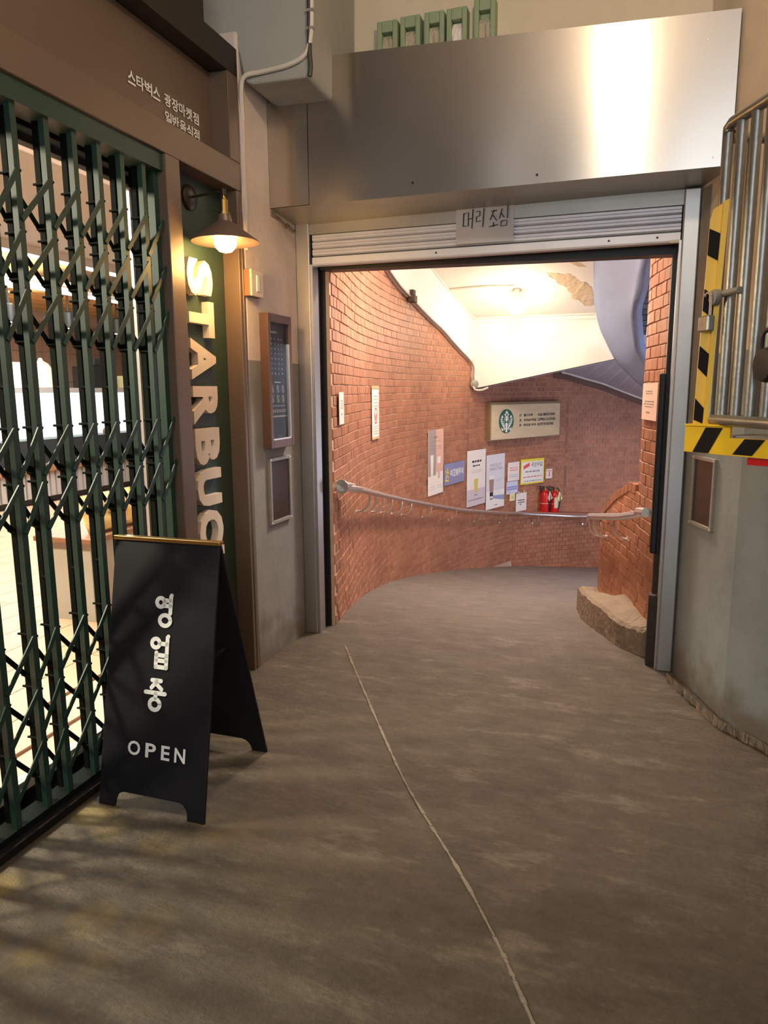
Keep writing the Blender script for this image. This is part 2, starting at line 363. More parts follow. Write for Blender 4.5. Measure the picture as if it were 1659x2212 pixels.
def stroke(pts, w, frame, d0, d1, mb, n=7, mi=0, closed=False):
    """round-ended painted stroke; frame(u,v,d) -> 3D point"""
    pts = [Vector(p) for p in pts]
    if closed: pts = pts+[pts[0], pts[1]]
    L, R = [], []
    for i, p in enumerate(pts):
        t = (pts[min(i+1, len(pts)-1)]-pts[max(i-1, 0)]).normalized(); nn = Vector((-t.y, t.x))
        L.append(p+nn*w/2); R.append(p-nn*w/2)
    if not closed:
        for end, sgn in ((0, -1), (-1, 1)):
            p = pts[end]; t = (pts[1]-pts[0]).normalized() if end == 0 else (pts[-1]-pts[-2]).normalized(); nn = Vector((-t.y, t.x))
            cap = [p+(nn*math.cos(a)+t*sgn*math.sin(a))*w/2 for a in [PI*k/n for k in range(n+1)]]
            mb.poly([frame(c.x, c.y, d0) for c in cap], frame(0, 0, d1)-frame(0, 0, d0), mi)
    for i in range(len(pts)-1):
        mb.poly([frame(q.x, q.y, d0) for q in (L[i], L[i+1], R[i+1], R[i])], frame(0, 0, d1)-frame(0, 0, d0), mi)
def ellipse(cx, cy, rx, ry, n=18, a0=0, a1=2*PI): return [(cx+rx*math.cos(a0+(a1-a0)*k/n), cy+ry*math.sin(a0+(a1-a0)*k/n)) for k in range(n+(0 if abs(a1-a0-2*PI) < 1e-6 else 1))]
def text(mb, s, frame, u0, u1, v0, v1, d0, d1, bold=0, mi=0, keep=False):
    """type set with the built-in font, fitted into the box u0..u1, v0..v1 of frame"""
    c = bpy.data.curves.new('type', 'FONT'); c.body = s; c.size = 1; c.offset = bold; c.resolution_u = 3
    o = bpy.data.objects.new('type', c); COL.objects.link(o)
    dg = bpy.context.evaluated_depsgraph_get(); me = o.evaluated_get(dg).to_mesh()
    vs = [v.co.copy() for v in me.vertices]; fs = [tuple(p.vertices) for p in me.polygons]
    edges = {}
    for p in me.polygons:
        for k in p.edge_keys: edges[k] = edges.get(k, 0)+1
    o.evaluated_get(dg).to_mesh_clear(); bpy.data.objects.remove(o); bpy.data.curves.remove(c)
    if not vs: return
    xs = [v.x for v in vs]; ys = [v.y for v in vs]; x0, x1, y0, y1 = min(xs), max(xs), min(ys), max(ys)
    def f(v, d): return frame(u0+(u1-u0)*(v.x-x0)/max(x1-x0, 1e-6), v0+(v1-v0)*(v.y-y0)/max(y1-y0, 1e-6), d)
    mb.add([f(v, d1) for v in vs], fs, mi)
    if abs(d1-d0) > .004:
        n = len(mb.v); mb.v += [f(v, d0) for v in vs]; m0 = n-len(vs)
        for (a, b), k in edges.items():
            if k == 1: mb.f.append((m0+a, m0+b, n+b, n+a)); mb.m.append(mi)
def planeframe(o, u, v, n):
    o, u, v, n = Vector(o), Vector(u), Vector(v), Vector(n)
    return lambda a, b, d=0: o+u*a+v*b+n*d

# ================================================================ floor, alley shell
def fz(y):
    if y <= 4.05: return 0.0
    if y < 4.65: t = (y-4.05)/.6; return -.09*t*t*.6
    return -.054-.18*(y-4.65) if y < 12.2 else -1.41
mb = MB(); NX = 20; ys = [-3+i*.5 for i in range(14)]+[4+.1*i for i in range(7)]+[4.7+.3*i for i in range(27)]; ys = sorted(set(round(y, 3) for y in ys))
xs = [-2.5+.3*i for i in range(NX)]
for y in ys:
    for x in xs: mb.v.append(Vector((x, y, fz(y))))
for j in range(len(ys)-1):
    for i in range(NX-1): a = j*NX+i; mb.f.append((a, a+1, a+NX+1, a+NX)); mb.m.append(0)
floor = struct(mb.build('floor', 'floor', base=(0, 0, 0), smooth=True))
# raised seam where two pours meet
cp = catmull([(-1.50, 3.78, 0), (-1.32, 3.46, 0), (-.997, 2.898, 0), (-.713, 2.419, 0), (-.423, 2.005, 0), (-.246, 1.723, 0), (-.12, 1.49, 0), (.2, .9, 0)], 14)
mb = MB()
for a, b in zip(cp[:-1], cp[1:]):
    w = random.uniform(.003, .008); mb.obox(a+Vector((-w, 0, -.01)), Vector((2*w, 0, 0)), b-a, Vector((0, 0, .0125+random.uniform(0, .003))))
stuff(mb.build('seam', mat('seam_concrete', (.22, .18, .135), .7, 0, .3, 30), floor))
mb = MB(); mb.box(-1.84, 3.2, -3.2, 3.95, 3.8, 3.95)
struct(mb.build('ceiling', 'alley'))
# alley lamps (up out of view)
def alley_lamp(x, y, sx, sy, label):
    t = thing('ceiling_lamp', (x, y, 3.62), label, 'lamp')
    mb = MB(); mb.box(x-sx/2-.03, x+sx/2+.03, y-sy/2-.03, y+sy/2+.03, 3.66, 3.80); mb.build('housing', 'cream', t)
    mb = MB(); mb.box(x-sx/2, x+sx/2, y-sy/2, y+sy/2, 3.62, 3.66); mb.build('diffuser', mat('lamp_diffuser', (1, .9, .7), .4, 0, 0, emit=(1, .84, .6), es=9), t)
# ---------------- right wall: painted pier with two faces
def wallstrip(name, pts, z0, z1, th, m, parent=None, flip=1):
    mb = MB()
    for (a, b) in zip(pts[:-1], pts[1:]):
        a = Vector((*a, z0)); b = Vector((*b, z0)); d = (b-a).normalized(); n = Vector((d.y, -d.x, 0))*flip
        mb.obox(a, b-a, n*th, Vector((0, 0, z1-z0)))
    return mb.build(name, m, parent)
wr = struct(wallstrip('wall_right', [(.318, 3.96), (.50, 3.37)], -.1, 3.8, .3, 'pier_right', flip=-1))
struct(wallstrip('wall_right_front', [(.50, 3.37), (.66, 3.15), (.98, 2.55), (1.15, 1.2), (1.2, -3.2)], -.1, 3.8, .25, 'pier_right', flip=-1))
# skirt of cement at the foot of the right wall
mb = MB(); fp = catmull([(.33, 3.80, 0), (.41, 3.58, 0), (.50, 3.34, 0), (.58, 3.24, 0), (.70, 3.07, 0), (.96, 2.55, 0)], 8)
for a, b in zip(fp[:-1], fp[1:]):
    n = Vector(((b-a).y, -(b-a).x, 0)).normalized()*-.12
    w1, w2 = random.uniform(.02, .045), random.uniform(.02, .045)
    mb.quad(a+Vector((-w1, -w1*.5, 0.001)), b+Vector((-w2, -w2*.5, .001)), b-n*.4+Vector((0, 0, .05)), a-n*.4+Vector((0, 0, .05)))
struct(mb.build('trim_1', 'curb', fix=True))
# ---------------- wall above the doorway
mb = MB(); mb.box(-1.95, .45, 3.965, 4.08, 2.42, 3.85)
wb = struct(mb.build('wall_back', 'plaster'))
mb = MB(); mb.box(-1.95, .55, 4.08, 4.13, 2.25, 3.9); struct(mb.build('wall_back_inner', 'white_paint'))
# ---------------- left pier
mb = MB(); mb.box(-2.25, -1.83, 3.33, 4.16, -.05, 3.2)
pier = struct(mb.build('wall_left', 'pier', bevel=.012))
# concrete beam over the pier
mb = MB(); mb.poly([(-2.6, 3.345, 3.12), (-1.83, 3.345, 3.12), (-1.80, 3.345, 2.975), (-1.76, 3.345, 2.957), (-1.475, 3.345, 2.95), (-1.462, 3.345, 2.965), (-1.455, 3.345, 3.8), (-2.6, 3.345, 3.8)], (0, .62, 0))
beam = struct(mb.build('trim_2', 'beam', bevel=.012, fix=True))
# ================================================================ storefront
sf = None
mb = MB(); mb.box(-2.05, -1.83, -2.5, 3.33, 2.47, 2.60)
sf = struct(mb.build('wall_storefront', 'bronze', bevel=.004))
def sfpart(name, m, *bx, bev=.003):
    mb = MB()
    for b in bx: mb.box(*b)
    return mb.build(name, m, sf, bevel=bev)
sfpart('sign_recess', 'bronze', (-2.05, -1.925, -2.5, 3.24, 2.60, 2.99))
sfpart('recess_jamb', 'bronze', (-2.05, -1.83, 3.235, 3.33, 2.60, 2.99))
sfpart('fascia_top', 'bronze_dark', (-2.05, -1.83, -2.5, 3.33, 2.99, 3.115), (-2.05, -1.86, -2.5, 3.1, 3.115, 3.8))  # darker copy of the cladding bronze: shadow along the top put into the colour
sfpart('mullion', 'bronze', (-1.895, -1.83, 2.70, 2.80, 0, 2.47), (-2.05, -1.895, 2.74, 2.80, 0, 2.47))
sfpart('end_post', 'bronze', (-2.05, -1.83, 3.31, 3.332, 0, 2.47))
sfpart('niche_panel', 'niche', (-2.05, -1.925, 2.80, 3.31, .0, 2.47), bev=0)
sfpart('niche_jamb', 'bronze', (-1.925, -1.834, 3.285, 3.31, 0, 2.47), (-1.925, -1.834, 2.80, 2.805, 0, 2.47))
sfpart('sill', mat('dull_black_sill', (.012, .010, .009), .85, 0, .2, spec=.1), (-2.06, -1.825, -2.5, 2.71, 0, .03), (-2.06, -1.99, -2.5, 2.71, .03, .075))
sfpart('near_post', 'bronze', (-2.05, -1.83, -2.5, .30, .03, 2.47))
mb = MB(); mb.tube([(-1.924, 3.0, z) for z in (2.462, 2.469)], .001); 
# white shop lettering standing on the recess panel
ls = thing('fascia_lettering', (-1.925, 2.9, 2.62), 'two lines of small white raised letters on the brown fascia above the gate', 'sign')
fr = planeframe((-1.925, 0, 0), (0, 1, 0), (0, 0, 1), (1, 0, 0))
def letters_row(s, y0, y1, z0, z1, parent):
    n = len(s); w = (y1-y0)/sum(.45 if c == ' ' else 1 for c in s); y = y0
    for c in s:
        if c == ' ': y += w*.45; continue
        mb = MB(); text(mb, c, fr, y+w*.05, y+w*.95, z0, z1, .0, .004, bold=.022); mb.build('letter', 'white', parent); y += w
letters_row('스타벅스 광장마켓점', 2.605, 3.118, 2.715, 2.765, ls)
letters_row('일반음식점', 2.845, 3.118, 2.645, 2.695, ls)
# ---------------- tall letters in the niche
ns = thing('niche_sign', (-1.925, 3.01, .4), 'thick pale wooden letters running down the green niche under the small lamp', 'sign')
fr = planeframe((-1.925, 0, 0), (0, 0, -1), (0, 1, 0), (1, 0, 0))
for c, z1, z0 in (('S', 2.106, 1.94), ('T', 1.922, 1.755), ('A', 1.745, 1.557), ('R', 1.527, 1.35), ('B', 1.327, 1.153), ('U', 1.129, .951), ('C', .929, .755), ('K', .733, .552), ('S', .53, .366)):
    mb = MB(); text(mb, c, fr, -z1, -z0, 2.905, 3.118, .0, .036, bold=.045); mb.build('letter', 'wood_letter', ns)
# ---------------- niche lamp on a short bracket
lx, ly = -1.742, 3.0
lamp = thing('wall_lamp', (-1.925, ly, 2.10), 'small bronze cone lamp with glowing bulb hung on a short bracket in the niche', 'lamp')
mb = MB(); mb.lathe((-1.925, ly, 2.375), [(.055, 0), (.055, .012), (.045, .02), (.012, .022)], 24, axis=(1, 0, 0)); mb.build('wall_plate', 'bronze_dark', lamp, smooth=True)
mb = MB(); mb.tube([(-1.92, ly, 2.375), (-1.80, ly, 2.383), (lx-.02, ly, 2.386), (lx+.004, ly, 2.38), (lx+.008, ly, 2.365)], .006, 8); mb.lathe((lx, ly, 2.372), [(.012, 0), (.012, .024)], 12); mb.build('bracket', 'bronze_dark', lamp, smooth=True)
mb = MB(); mb.lathe((lx, ly, 2.275), [(.026, 0), (.026, .022), (.018, .024), (.018, .075), (.010, .08), (.006, .10)], 20); mb.build('socket', 'brass', lamp, smooth=True)
mb = MB(); mb.lathe((lx, ly, 2.168), [(.152, 0), (.150, .006), (.036, .088), (.030, .11), (.030, .118), (.026, .118), (.032, .086), (.148, .003)], 36); mb.build('lamp_shade', 'shade', lamp, smooth=True)
mb = MB(); mb.lathe((lx, ly, 2.122), [(.004, 0), (.028, .006), (.046, .024), (.053, .05), (.050, .075), (.036, .10), (.02, .13), (.018, .15)], 20); mb.build('bulb', 'bulb', lamp, smooth=True)
pl = bpy.data.lights.new('lamp_glow', 'POINT'); pl.energy = 17; pl.color = (1, .56, .18); pl.shadow_soft_size = .06
po = bpy.data.objects.new('lamp_glow', pl); COL.objects.link(po); po.location = (lx, ly, 2.09)

# ================================================================ folding gate
gate = thing('folding_gate', (-1.90, 1.4, .03), 'dark green folding scissor gate drawn across the shop front', 'gate')
GX, RX, GT = -1.868, -1.918, 2.44
def gpart(name, mb, m='gate'): return mb.build(name, m, gate)
mb = MB(); mb.box(-1.945, -1.845, .30, 2.70, 2.40, 2.47); gpart('top_rail', mb)
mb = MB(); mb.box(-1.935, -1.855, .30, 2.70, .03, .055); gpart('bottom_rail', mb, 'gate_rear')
mb = MB(); mb.box(-1.905, -1.872, 2.668, 2.70, .03, 2.40); gpart('end_stile', mb)
ybars = [.31+.128*i for i in range(11)]
ybars = [y for y in ybars if y < 1.62]+[1.69, 1.827, 1.93, 2.07, 2.199, 2.325, 2.454, 2.585]
ybars = sorted([y for y in ybars if y <= 1.60 or y >= 1.69])
for y in ybars:
    mb = MB(); mb.box(GX-.011, GX+.011, y-.012, y+.012, .055, 2.40); gpart('bar', mb)
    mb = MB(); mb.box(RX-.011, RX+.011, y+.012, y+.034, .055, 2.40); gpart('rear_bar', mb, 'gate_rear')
yb = ybars+[2.70]
groups = [(2.205, 2.050), (2.02, 1.865), (1.835, 1.665), (1.39, 1.225), (1.205, 1.04), (.69, .53), (.50, .345), (.31, .15)]
for a, b in zip(yb[:-1], yb[1:]):
    for zt, zb in groups:
        mb = MB(); mb.bar((GX+.014, a, zb), (GX+.014, b, zt), .017, .005); gpart('lattice_arm', mb)
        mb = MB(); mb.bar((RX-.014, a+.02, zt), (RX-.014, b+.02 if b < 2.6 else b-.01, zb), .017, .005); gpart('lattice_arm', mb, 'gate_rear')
for y in ybars[5:]:
    mb = MB()
    for zt, zb in groups: mb.tube([(RX-.018, y+.008, zt-.006), (GX+.016, y+.008, zt-.006)], .0045, 6); mb.tube([(RX-.018, y+.008, zb+.004), (GX+.016, y+.008, zb+.004)], .0045, 6)
    for z in (1.52, .86): mb.tube([(RX, y+.014, z), (GX, y+.014, z)], .006, 6)
    gpart('rivets', mb, 'gate_rear')['kind'] = 'stuff'
# ---------------- shop window behind the gate
win = None
mb = MB(); mb.box(-2.03, -1.99, -2.5, 2.70, .075, .115)
win = struct(mb.build('window_1', mat('pale_sill', (.55, .50, .42), .5, 0, .1), bevel=.003))
def wp(name, m, *bx):
    mb = MB()
    for b in bx: mb.box(*b)
    return mb.build(name, m, win)
wp('pane', 'glass', (-2.012, -2.006, .3, 2.66, .115, 2.33))
wp('top_frame', 'alum', (-2.03, -1.985, .3, 2.66, 2.385, 2.40)); wp('top_frame', 'alum', (-2.03, -1.99, .3, 2.66, 2.335, 2.352))
wp('transom', 'bronze_dark', (-2.04, -2.0, .3, 2.80, 2.352, 2.385), (-2.04, -2.0, .3, 2.80, 2.40, 2.62))
wp('stile', 'alum', (-2.03, -1.985, 2.655, 2.668, .115, 2.34))
wp('side_panel', 'bronze_dark', (-2.06, -2.02, 2.668, 2.83, .03, 2.40))
wp('side_panel', 'bronze_dark', (-2.02, -1.90, 2.715, 2.738, .03, 2.40))
wp('edge_strip', 'alum', (-1.965, -1.945, 2.700, 2.715, .03, 2.36))

# ================================================================ shop interior
mb = MB(); mb.box(-9.4, -2.46, -1.5, 12.5, -.06, .004); mb.box(-2.46, -2.06, -1.5, 3.35, -.06, .004)
sfl = struct(mb.build('floor_shop', 'mortar'))
pm = []
for L_ in (1.5,):
    b = MB(); b.box(-.122, .122, -.747, .747, 0, .016); me = b.build('plank', 'plank', base=(0, 0, 0)); pm = me.data; bpy.data.objects.remove(me)
for i in range(21):
    x = -2.2-.25*i
    for j in range(7):
        y = -.3+1.5*j+(i*.61 % 1.5)
        if x > -2.7 and y > 2.5: continue
        o = bpy.data.objects.new('plank', pm); COL.objects.link(o); o.parent = sfl; o.location = Vector((x, y, .003))-WORLD['floor_shop']
mb = MB(); mb.box(-9.4, -2.46, -1.5, 12.5, 3.05, 3.15); mb.box(-2.46, -2.05, -1.5, 3.33, 3.05, 3.15); struct(mb.build('ceiling_shop', 'shopgrey'))
mb = MB(); mb.box(-9.2, -9.1, -1.5, 12.5, 0, 3.05); bw = struct(mb.build('wall_shop_back', 'mortar'))
b = MB(); b.box(0, .03, -.072, .072, -.228, .228); t_ = b.build('tile', 'shopwall', base=(0, 0, 0)); tm = t_.data; bpy.data.objects.remove(t_)
for r in range(3):
    for c in range(30):
        o = bpy.data.objects.new('tile', tm); COL.objects.link(o); o.parent = bw; o.location = Vector((-9.1, 7.6+.15*c, 1.45+.47*r))-WORLD['wall_shop_back']
mb = MB(); mb.box(-9.4, -2.3, 12.4, 12.5, 0, 3.05); struct(mb.build('wall_shop_end', 'shopwall'))
mb = MB(); mb.box(-9.4, -2.3, -1.6, -1.5, 0, 3.05); struct(mb.build('wall_shop_side', 'shopwall'))
# wooden slat ceiling over the counter
cs = struct(wallstrip('trim_3', [(-8.95, 6), (-8.95, 12)], 2.96, 3.05, .05, 'shopgrey'))
for i in range(7):
    x = -9.0+.36*i; mb = MB(); mb.box(x, x+.22, 5.0, 12.2, 2.80, 2.86); mb.build('slat', 'shopwood', cs)
# lit strips
for x, y0, y1, z, nm in ((-6.1, 3.5, 9.5, 2.94, 'long bright light strip on the shop ceiling nearer the gate'), (-6.7, 5.0, 10.5, 2.72, 'thin light strip below the shop ceiling nearer the counter')):
    t = thing('light_strip', (x, (y0+y1)/2, z), nm, 'lamp')
    mb = MB(); mb.box(x-.05, x+.05, y0, y1, z+.02, 3.049 if z > 2.8 else z+.12); mb.build('housing', 'alum', t)
    mb = MB(); mb.box(x-.04, x+.04, y0, y1, z, z+.02); mb.build('diffuser', 'led', t)
for k, y in enumerate((6.95, 7.93, 8.9)):
    t = thing('spotlight', (-7.0, y, 2.30), ('black track spotlight hanging over the shop counter, nearest of three', 'black track spotlight hanging over the shop counter, middle of three', 'black track spotlight hanging over the shop counter, farthest of three')[k], 'lamp', 'spotlights over the shop counter')
    mb = MB(); mb.lathe((-7.0, y, 2.34), [(.055, 0), (.06, .03), (.06, .20), (.04, .22), (.012, .225), (.012, .42)], 16); mb.build('body', 'black', t, smooth=True)
    mb = MB(); mb.lathe((-7.0, y, 2.335), [(.05, 0), (.05, .006)], 16); mb.build('lens', 'led', t)
# counter
ct = thing('shop_counter', (-7.6, 8.2, .02), 'long ribbed metal counter with brown top edge inside the shop', 'counter')
mb = MB(); mb.box(-8.2, -7.42, 4.6, 11.5, .10, .45); mb.build('body', 'shopmetal', ct)
mb = MB(); mb.box(-8.15, -7.5, 4.6, 11.5, .02, .10); mb.build('toe_kick', 'black', ct)
mb = MB(); mb.box(-8.25, -7.33, 4.55, 11.5, .45, .535); mb.build('worktop', 'brown', ct, bevel=.008)
b = MB(); b.box(0, .03, -.035, .035, -.165, .165); t_ = b.build('rib', 'shopmetal', base=(0, 0, 0), bevel=0); rm = t_.data; bpy.data.objects.remove(t_)
for k in range(60):
    o = bpy.data.objects.new('rib', rm); COL.objects.link(o); o.parent = ct; o.location = Vector((-7.42, 5.0+.105*k, .275))-Vector((-7.6, 8.2, .02))
dc = thing('pastry_case', (-7.8, 8.4, .535), 'bright glass display case standing on the shop counter', 'display case')
mb = MB(); mb.box(-8.15, -7.6, 6.0, 11.0, .535, .86); mb.build('base', 'menu', dc)
mb = MB(); mb.box(-8.1, -8.0, 6.0, 11.0, .86, 1.50); mb.build('lit_back', 'ledface', dc)
mb = MB(); mb.box(-7.66, -7.65, 6.0, 11.0, .86, 1.50); mb.build('front_glass', 'glass', dc)
mb = MB(); mb.box(-8.15, -7.62, 5.98, 11.02, 1.50, 1.57); mb.build('top', 'alum', dc)
for k in range(2): 
    mb = MB(); mb.box(-8.0, -7.7, 6.02, 10.98, 1.05+.22*k, 1.065+.22*k); mb.build('shelf', 'glass', dc)
random.seed(3)
for y, z, r, c, nm in ((6.75, .86, .09, (.60, .42, .2), 'round pale loaf on the lower shelf of the glass case, nearest the gate'), (8.05, 1.065, .08, (.75, .72, .66), 'small white cake on the middle shelf of the glass case'), (9.6, .86, .085, (.25, .13, .06), 'dark brown roll on the lower shelf at the far end of the glass case')):
    mb = MB(); mb.lathe((-7.85, y, z+.001), [(r, 0), (r*1.1, r*.4), (r*.9, r*.8), (r*.4, r*1.1), (.01, r*1.15)], 12)
    tag(mb.build('pastry', mat('pastry', c, .7, 0, .2, 20), smooth=True), nm, 'pastry')
# things standing on the case
t = thing('coffee_machine', (-7.85, 9.35, 1.57), 'black coffee machine standing on the glass case in the shop', 'coffee machine')
mb = MB(); mb.box(-8.05, -7.65, 9.1, 9.6, 1.57, 1.90); mb.build('body', 'black', t, bevel=.02)
mb = MB(); mb.box(-7.9, -7.7, 9.2, 9.5, 1.90, 2.02); mb.build('hopper', 'menu', t, bevel=.02)
for (y0, y1, h, c, nm) in ((7.35, 7.85, .34, 'paper', 'white lit menu box standing on the glass case, nearest the gate'), (8.1, 8.45, .42, 'cream', 'cream rounded cake dome standing on the glass case'), (10.0, 10.5, .2, 'lemon', 'low pale tray of bread at the far end of the glass case')):
    mb = MB()
    if 'dome' in nm: mb.lathe((-7.85, (y0+y1)/2, 1.57), [(.16, 0), (.17, .12), (.15, .26), (.10, .34), (.03, .38), (.03, .42)], 20)
    else: mb.box(-7.95, -7.72, y0, y1, 1.57, 1.57+h)
    o = mb.build('counter_box' if 'box' in nm else ('cake_dome' if 'dome' in nm else 'bread_tray'), c, bevel=.02); tag(o, nm, 'box' if 'box' in nm else ('cake dome' if 'dome' in nm else 'tray'))
# burlap sack on a crate just inside the gate
t = thing('display_stand', (-3.35, 3.95, .02), 'grey stand with a brown wooden top just inside the shop window', 'stand')
mb = MB(); mb.box(-3.55, -3.2, 3.66, 4.28, .02, .55); mb.build('body', 'shopgrey', t)
mb = MB(); mb.box(-3.6, -3.14, 3.60, 4.34, .55, .585); mb.build('top', 'brown', t, bevel=.005)
b = bmesh.new(); bmesh.ops.create_grid(b, x_segments=16, y_segments=10, size=1)
mb = MB(); bm = bmesh.new()
for sgn in (1, -1):
    n0 = len(mb.v); NU, NV = 16, 10
    for j in range(NV+1):
        for i in range(NU+1):
            u, v = i/NU*2-1, j/NV*2-1; bul = .07*((1-u**4)*(1-v**4))**.6; wob = .012*math.sin(5*u+2*v)+.008*math.sin(9*v+4*u)
            mb.v.append(Vector((-3.28+sgn*(bul+wob*(1-u*u)*(1-v*v))-.03*v, 3.97+.255*u*(1+.02*math.sin(7*v)), .71+.125*v)))
    for j in range(NV):
        for i in range(NU): a = n0+j*(NU+1)+i; f = (a, a+1, a+NU+2, a+NU+1); mb.f.append(f if sgn > 0 else f[::-1]); mb.m.append(0)
sk = mb.build('burlap_sack', 'burlap', smooth=True, fix=True); tag(sk, 'yellow burlap sack with a brown mark on the stand inside the gate', 'sack')
mb = MB(); fr = planeframe((-3.197, 3.97, .71), (0, 1, 0), (0, 0, 1), (1, 0, 0))
stroke(ellipse(-.02, .005, .055, .032, 12, .5, 5.2), .022, fr, -.012, .004, mb)
mb.build('printed_mark', 'brown', sk)

# ================================================================ steel doorway: jambs, shutter, header
jl = struct((lambda mb: mb.build('door_1', 'steel_jamb', bevel=.004))(MB().box(-1.828, -1.745, 3.935, 4.03, 0, 2.452)))
mb = MB(); mb.box(-1.745, -1.732, 3.95, 4.03, 0, 2.22); mb.build('guide_rail', 'steel_jamb', jl)
mb = MB(); mb.box(.243, .318, 3.92, 4.03, 0, 2.452); mb.build('jamb', 'steel_jamb', jl, bevel=.006)
mb = MB(); mb.box(.232, .243, 3.95, 4.03, 0, 2.22); mb.build('guide_rail', 'steel_jamb', jl)
mb = MB(); mb.poly([(.320, 3.925, 1.30), (.352, 3.835, 1.30), (.352, 3.835, 2.44), (.320, 3.925, 2.44)], (.004, .002, 0)); mb.build('side_plate', 'dullframe', jl, fix=True)
mb = MB(); mb.box(-1.745, .243, 3.952, 4.02, 2.385, 2.455); mb.build('lintel', 'lintel', jl)
# black inner frame of the doorway
fr_ = struct((lambda mb: mb.build('door_2', 'black', fix=True))(MB().poly([(-1.81, 4.06, 2.205), (.27, 4.06, 2.172), (.27, 4.06, 2.45), (-1.81, 4.06, 2.45)], (0, .10, 0))))
mb = MB(); mb.box(-1.81, -1.745, 4.05, 4.12, 0, 2.21); mb.build('post', 'black', fr_)
mb = MB(); mb.box(-1.775, -1.722, 4.10, 4.14, 0, 2.21); mb.build('inner_post', 'black', fr_)
mb = MB(); mb.box(.212, .27, 4.05, 4.12, .38, 2.20); mb.build('post', 'black', fr_)
mb = MB(); mb.box(.182, .215, 4.03, 4.10, .62, 1.58); mb.build('bolt_cover', 'black', fr_, bevel=.008)
mb = MB(); mb.box(.205, .24, 4.03, 4.10, .35, .62); mb.build('lower_post', 'rust', fr_)
mb = MB(); mb.box(.188, .25, 3.985, 4.06, .0, .40); mb.build('foot_post', 'rust', fr_, bevel=.004)
# roller shutter, rolled up
sh = thing('roller_shutter', (-.745, 3.98, 2.215), 'white aluminium roller shutter rolled up under the steel header', 'shutter')
zb = 2.268; nsl = 2
for k in range(3):
    z0 = zb+.040*k; mb = MB()
    mb.poly([(-1.735, 3.972, z0), (-1.735, 3.962, z0+.006), (-1.735, 3.962, z0+.017), (-1.735, 3.966, z0+.019), (-1.735, 3.962, z0+.021), (-1.735, 3.962, z0+.033), (-1.735, 3.972, z0+.038), (-1.735, 3.985, z0+.038), (-1.735, 3.985, z0)], (1.972, 0, 0)); mb.build('slat', 'shutter', sh, fix=True)
mb = MB(); mb.box(-1.735, .237, 3.974, 3.984, 2.26, 2.39); mb.build('seams', 'shutter_seam', sh)
mb = MB(); mb.poly([(-1.735, 3.975, 2.262), (-1.735, 3.957, 2.258), (-1.735, 3.957, 2.222), (-1.735, 3.95, 2.212), (-1.735, 4.0, 2.212), (-1.735, 4.0, 2.262)], (1.972, 0, 0)); mb.build('bottom_bar', 'shutter', sh, fix=True)
mb = MB()
for x in (-1.0, -.1, .13): mb.lathe((x, 3.9575, 2.24), [(.006, 0), (.005, .003)], 10, axis=(0, -1, 0))
mb.build('screws', 'black', sh)['kind'] = 'stuff'
mb = MB(); mb.box(.19, .232, 3.945, 3.96, 2.208, 2.222); mb.build('stop', 'cream', sh)
# header cladding: two sheets, gently dented
hd = thing('steel_header', (-.71, 3.64, 2.46), 'broad brushed stainless steel header box over the doorway', 'header')
def sheet(name, x0, x1, zt0, zt1, zb, y, parent, dents, nx, nz):
    mb = MB()
    for j in range(nz+1):
        for i in range(nx+1):
            u, w = i/nx, j/nz; x = x0+(x1-x0)*u; zt = zt0+(zt1-zt0)*u; z = zb+(zt-zb)*w
            d = .0045*math.sin(3.1*x+1.2)*math.cos(1.7*z)+.0016*math.sin(9.3*x+2*z)*(3.2-z)
            for cx, cz, r, a in dents: d += a*math.exp(-((x-cx)**2+((z-cz)*.6)**2)/r**2)
            mb.v.append(Vector((x, y+d, z)))
    for j in range(nz):
        for i in range(nx): a = j*(nx+1)+i; mb.f.append((a, a+1, a+nx+2, a+nx+1)); mb.m.append(0)
    return brushed(mb.build(name, 'steel', parent, smooth=True))
scr = [(-1.30, 3.02), (-.62, 3.04), (-.43, 2.50), (.33, 2.50), (.28, 2.98), (-1.04, 2.52), (-.20, 3.06), (-.56, 2.48)]
sheet('front_sheet', -1.60, .405, 3.165, 3.082, 2.46, 3.63, hd, [(x, z, .16, .0022) for x, z in scr if z < 2.6], 160, 60)
sheet('side_sheet', -1.828, -1.602, 3.165, 3.165, 2.462, 3.628, hd, [(-1.70, 2.8, .12, -.004)], 20, 30)
mb = MB(); mb.quad((-1.828, 3.63, 2.46), (.405, 3.63, 2.46), (.405, 3.955, 2.458), (-1.828, 3.955, 2.438)); mb.build('soffit_sheet', 'lintel', hd, fix=True)
mb = MB(); mb.quad((-1.828, 3.632, 3.165), (.405, 3.632, 3.082), (.405, 3.965, 3.10), (-1.828, 3.965, 3.18)); mb.build('top_sheet', 'lintel', hd)
mb = MB(); mb.quad((.405, 3.63, 2.46), (.405, 3.965, 2.46), (.405, 3.965, 3.10), (.405, 3.63, 3.082)); mb.build('end_sheet', 'lintel', hd)
for x, z in scr[:6]:
    mb = MB(); mb.lathe((x, 3.637, z), [(.006, 0), (.006, .004), (.003, .006)], 10, axis=(0, -1, 0)); mb.build('screw', 'black' if x < .2 else 'alum', hd)
# torn edge of plaster under the header's left end
mb = MB(); rp = [(-1.83, 3.63+.03*i, 2.44-.004*i+random.uniform(-.008, .008)) for i in range(11)]
mb.tube(rp, [random.uniform(.006, .016) for _ in rp], 6); mb.build('plaster_edge', 'curb', pier, smooth=True)
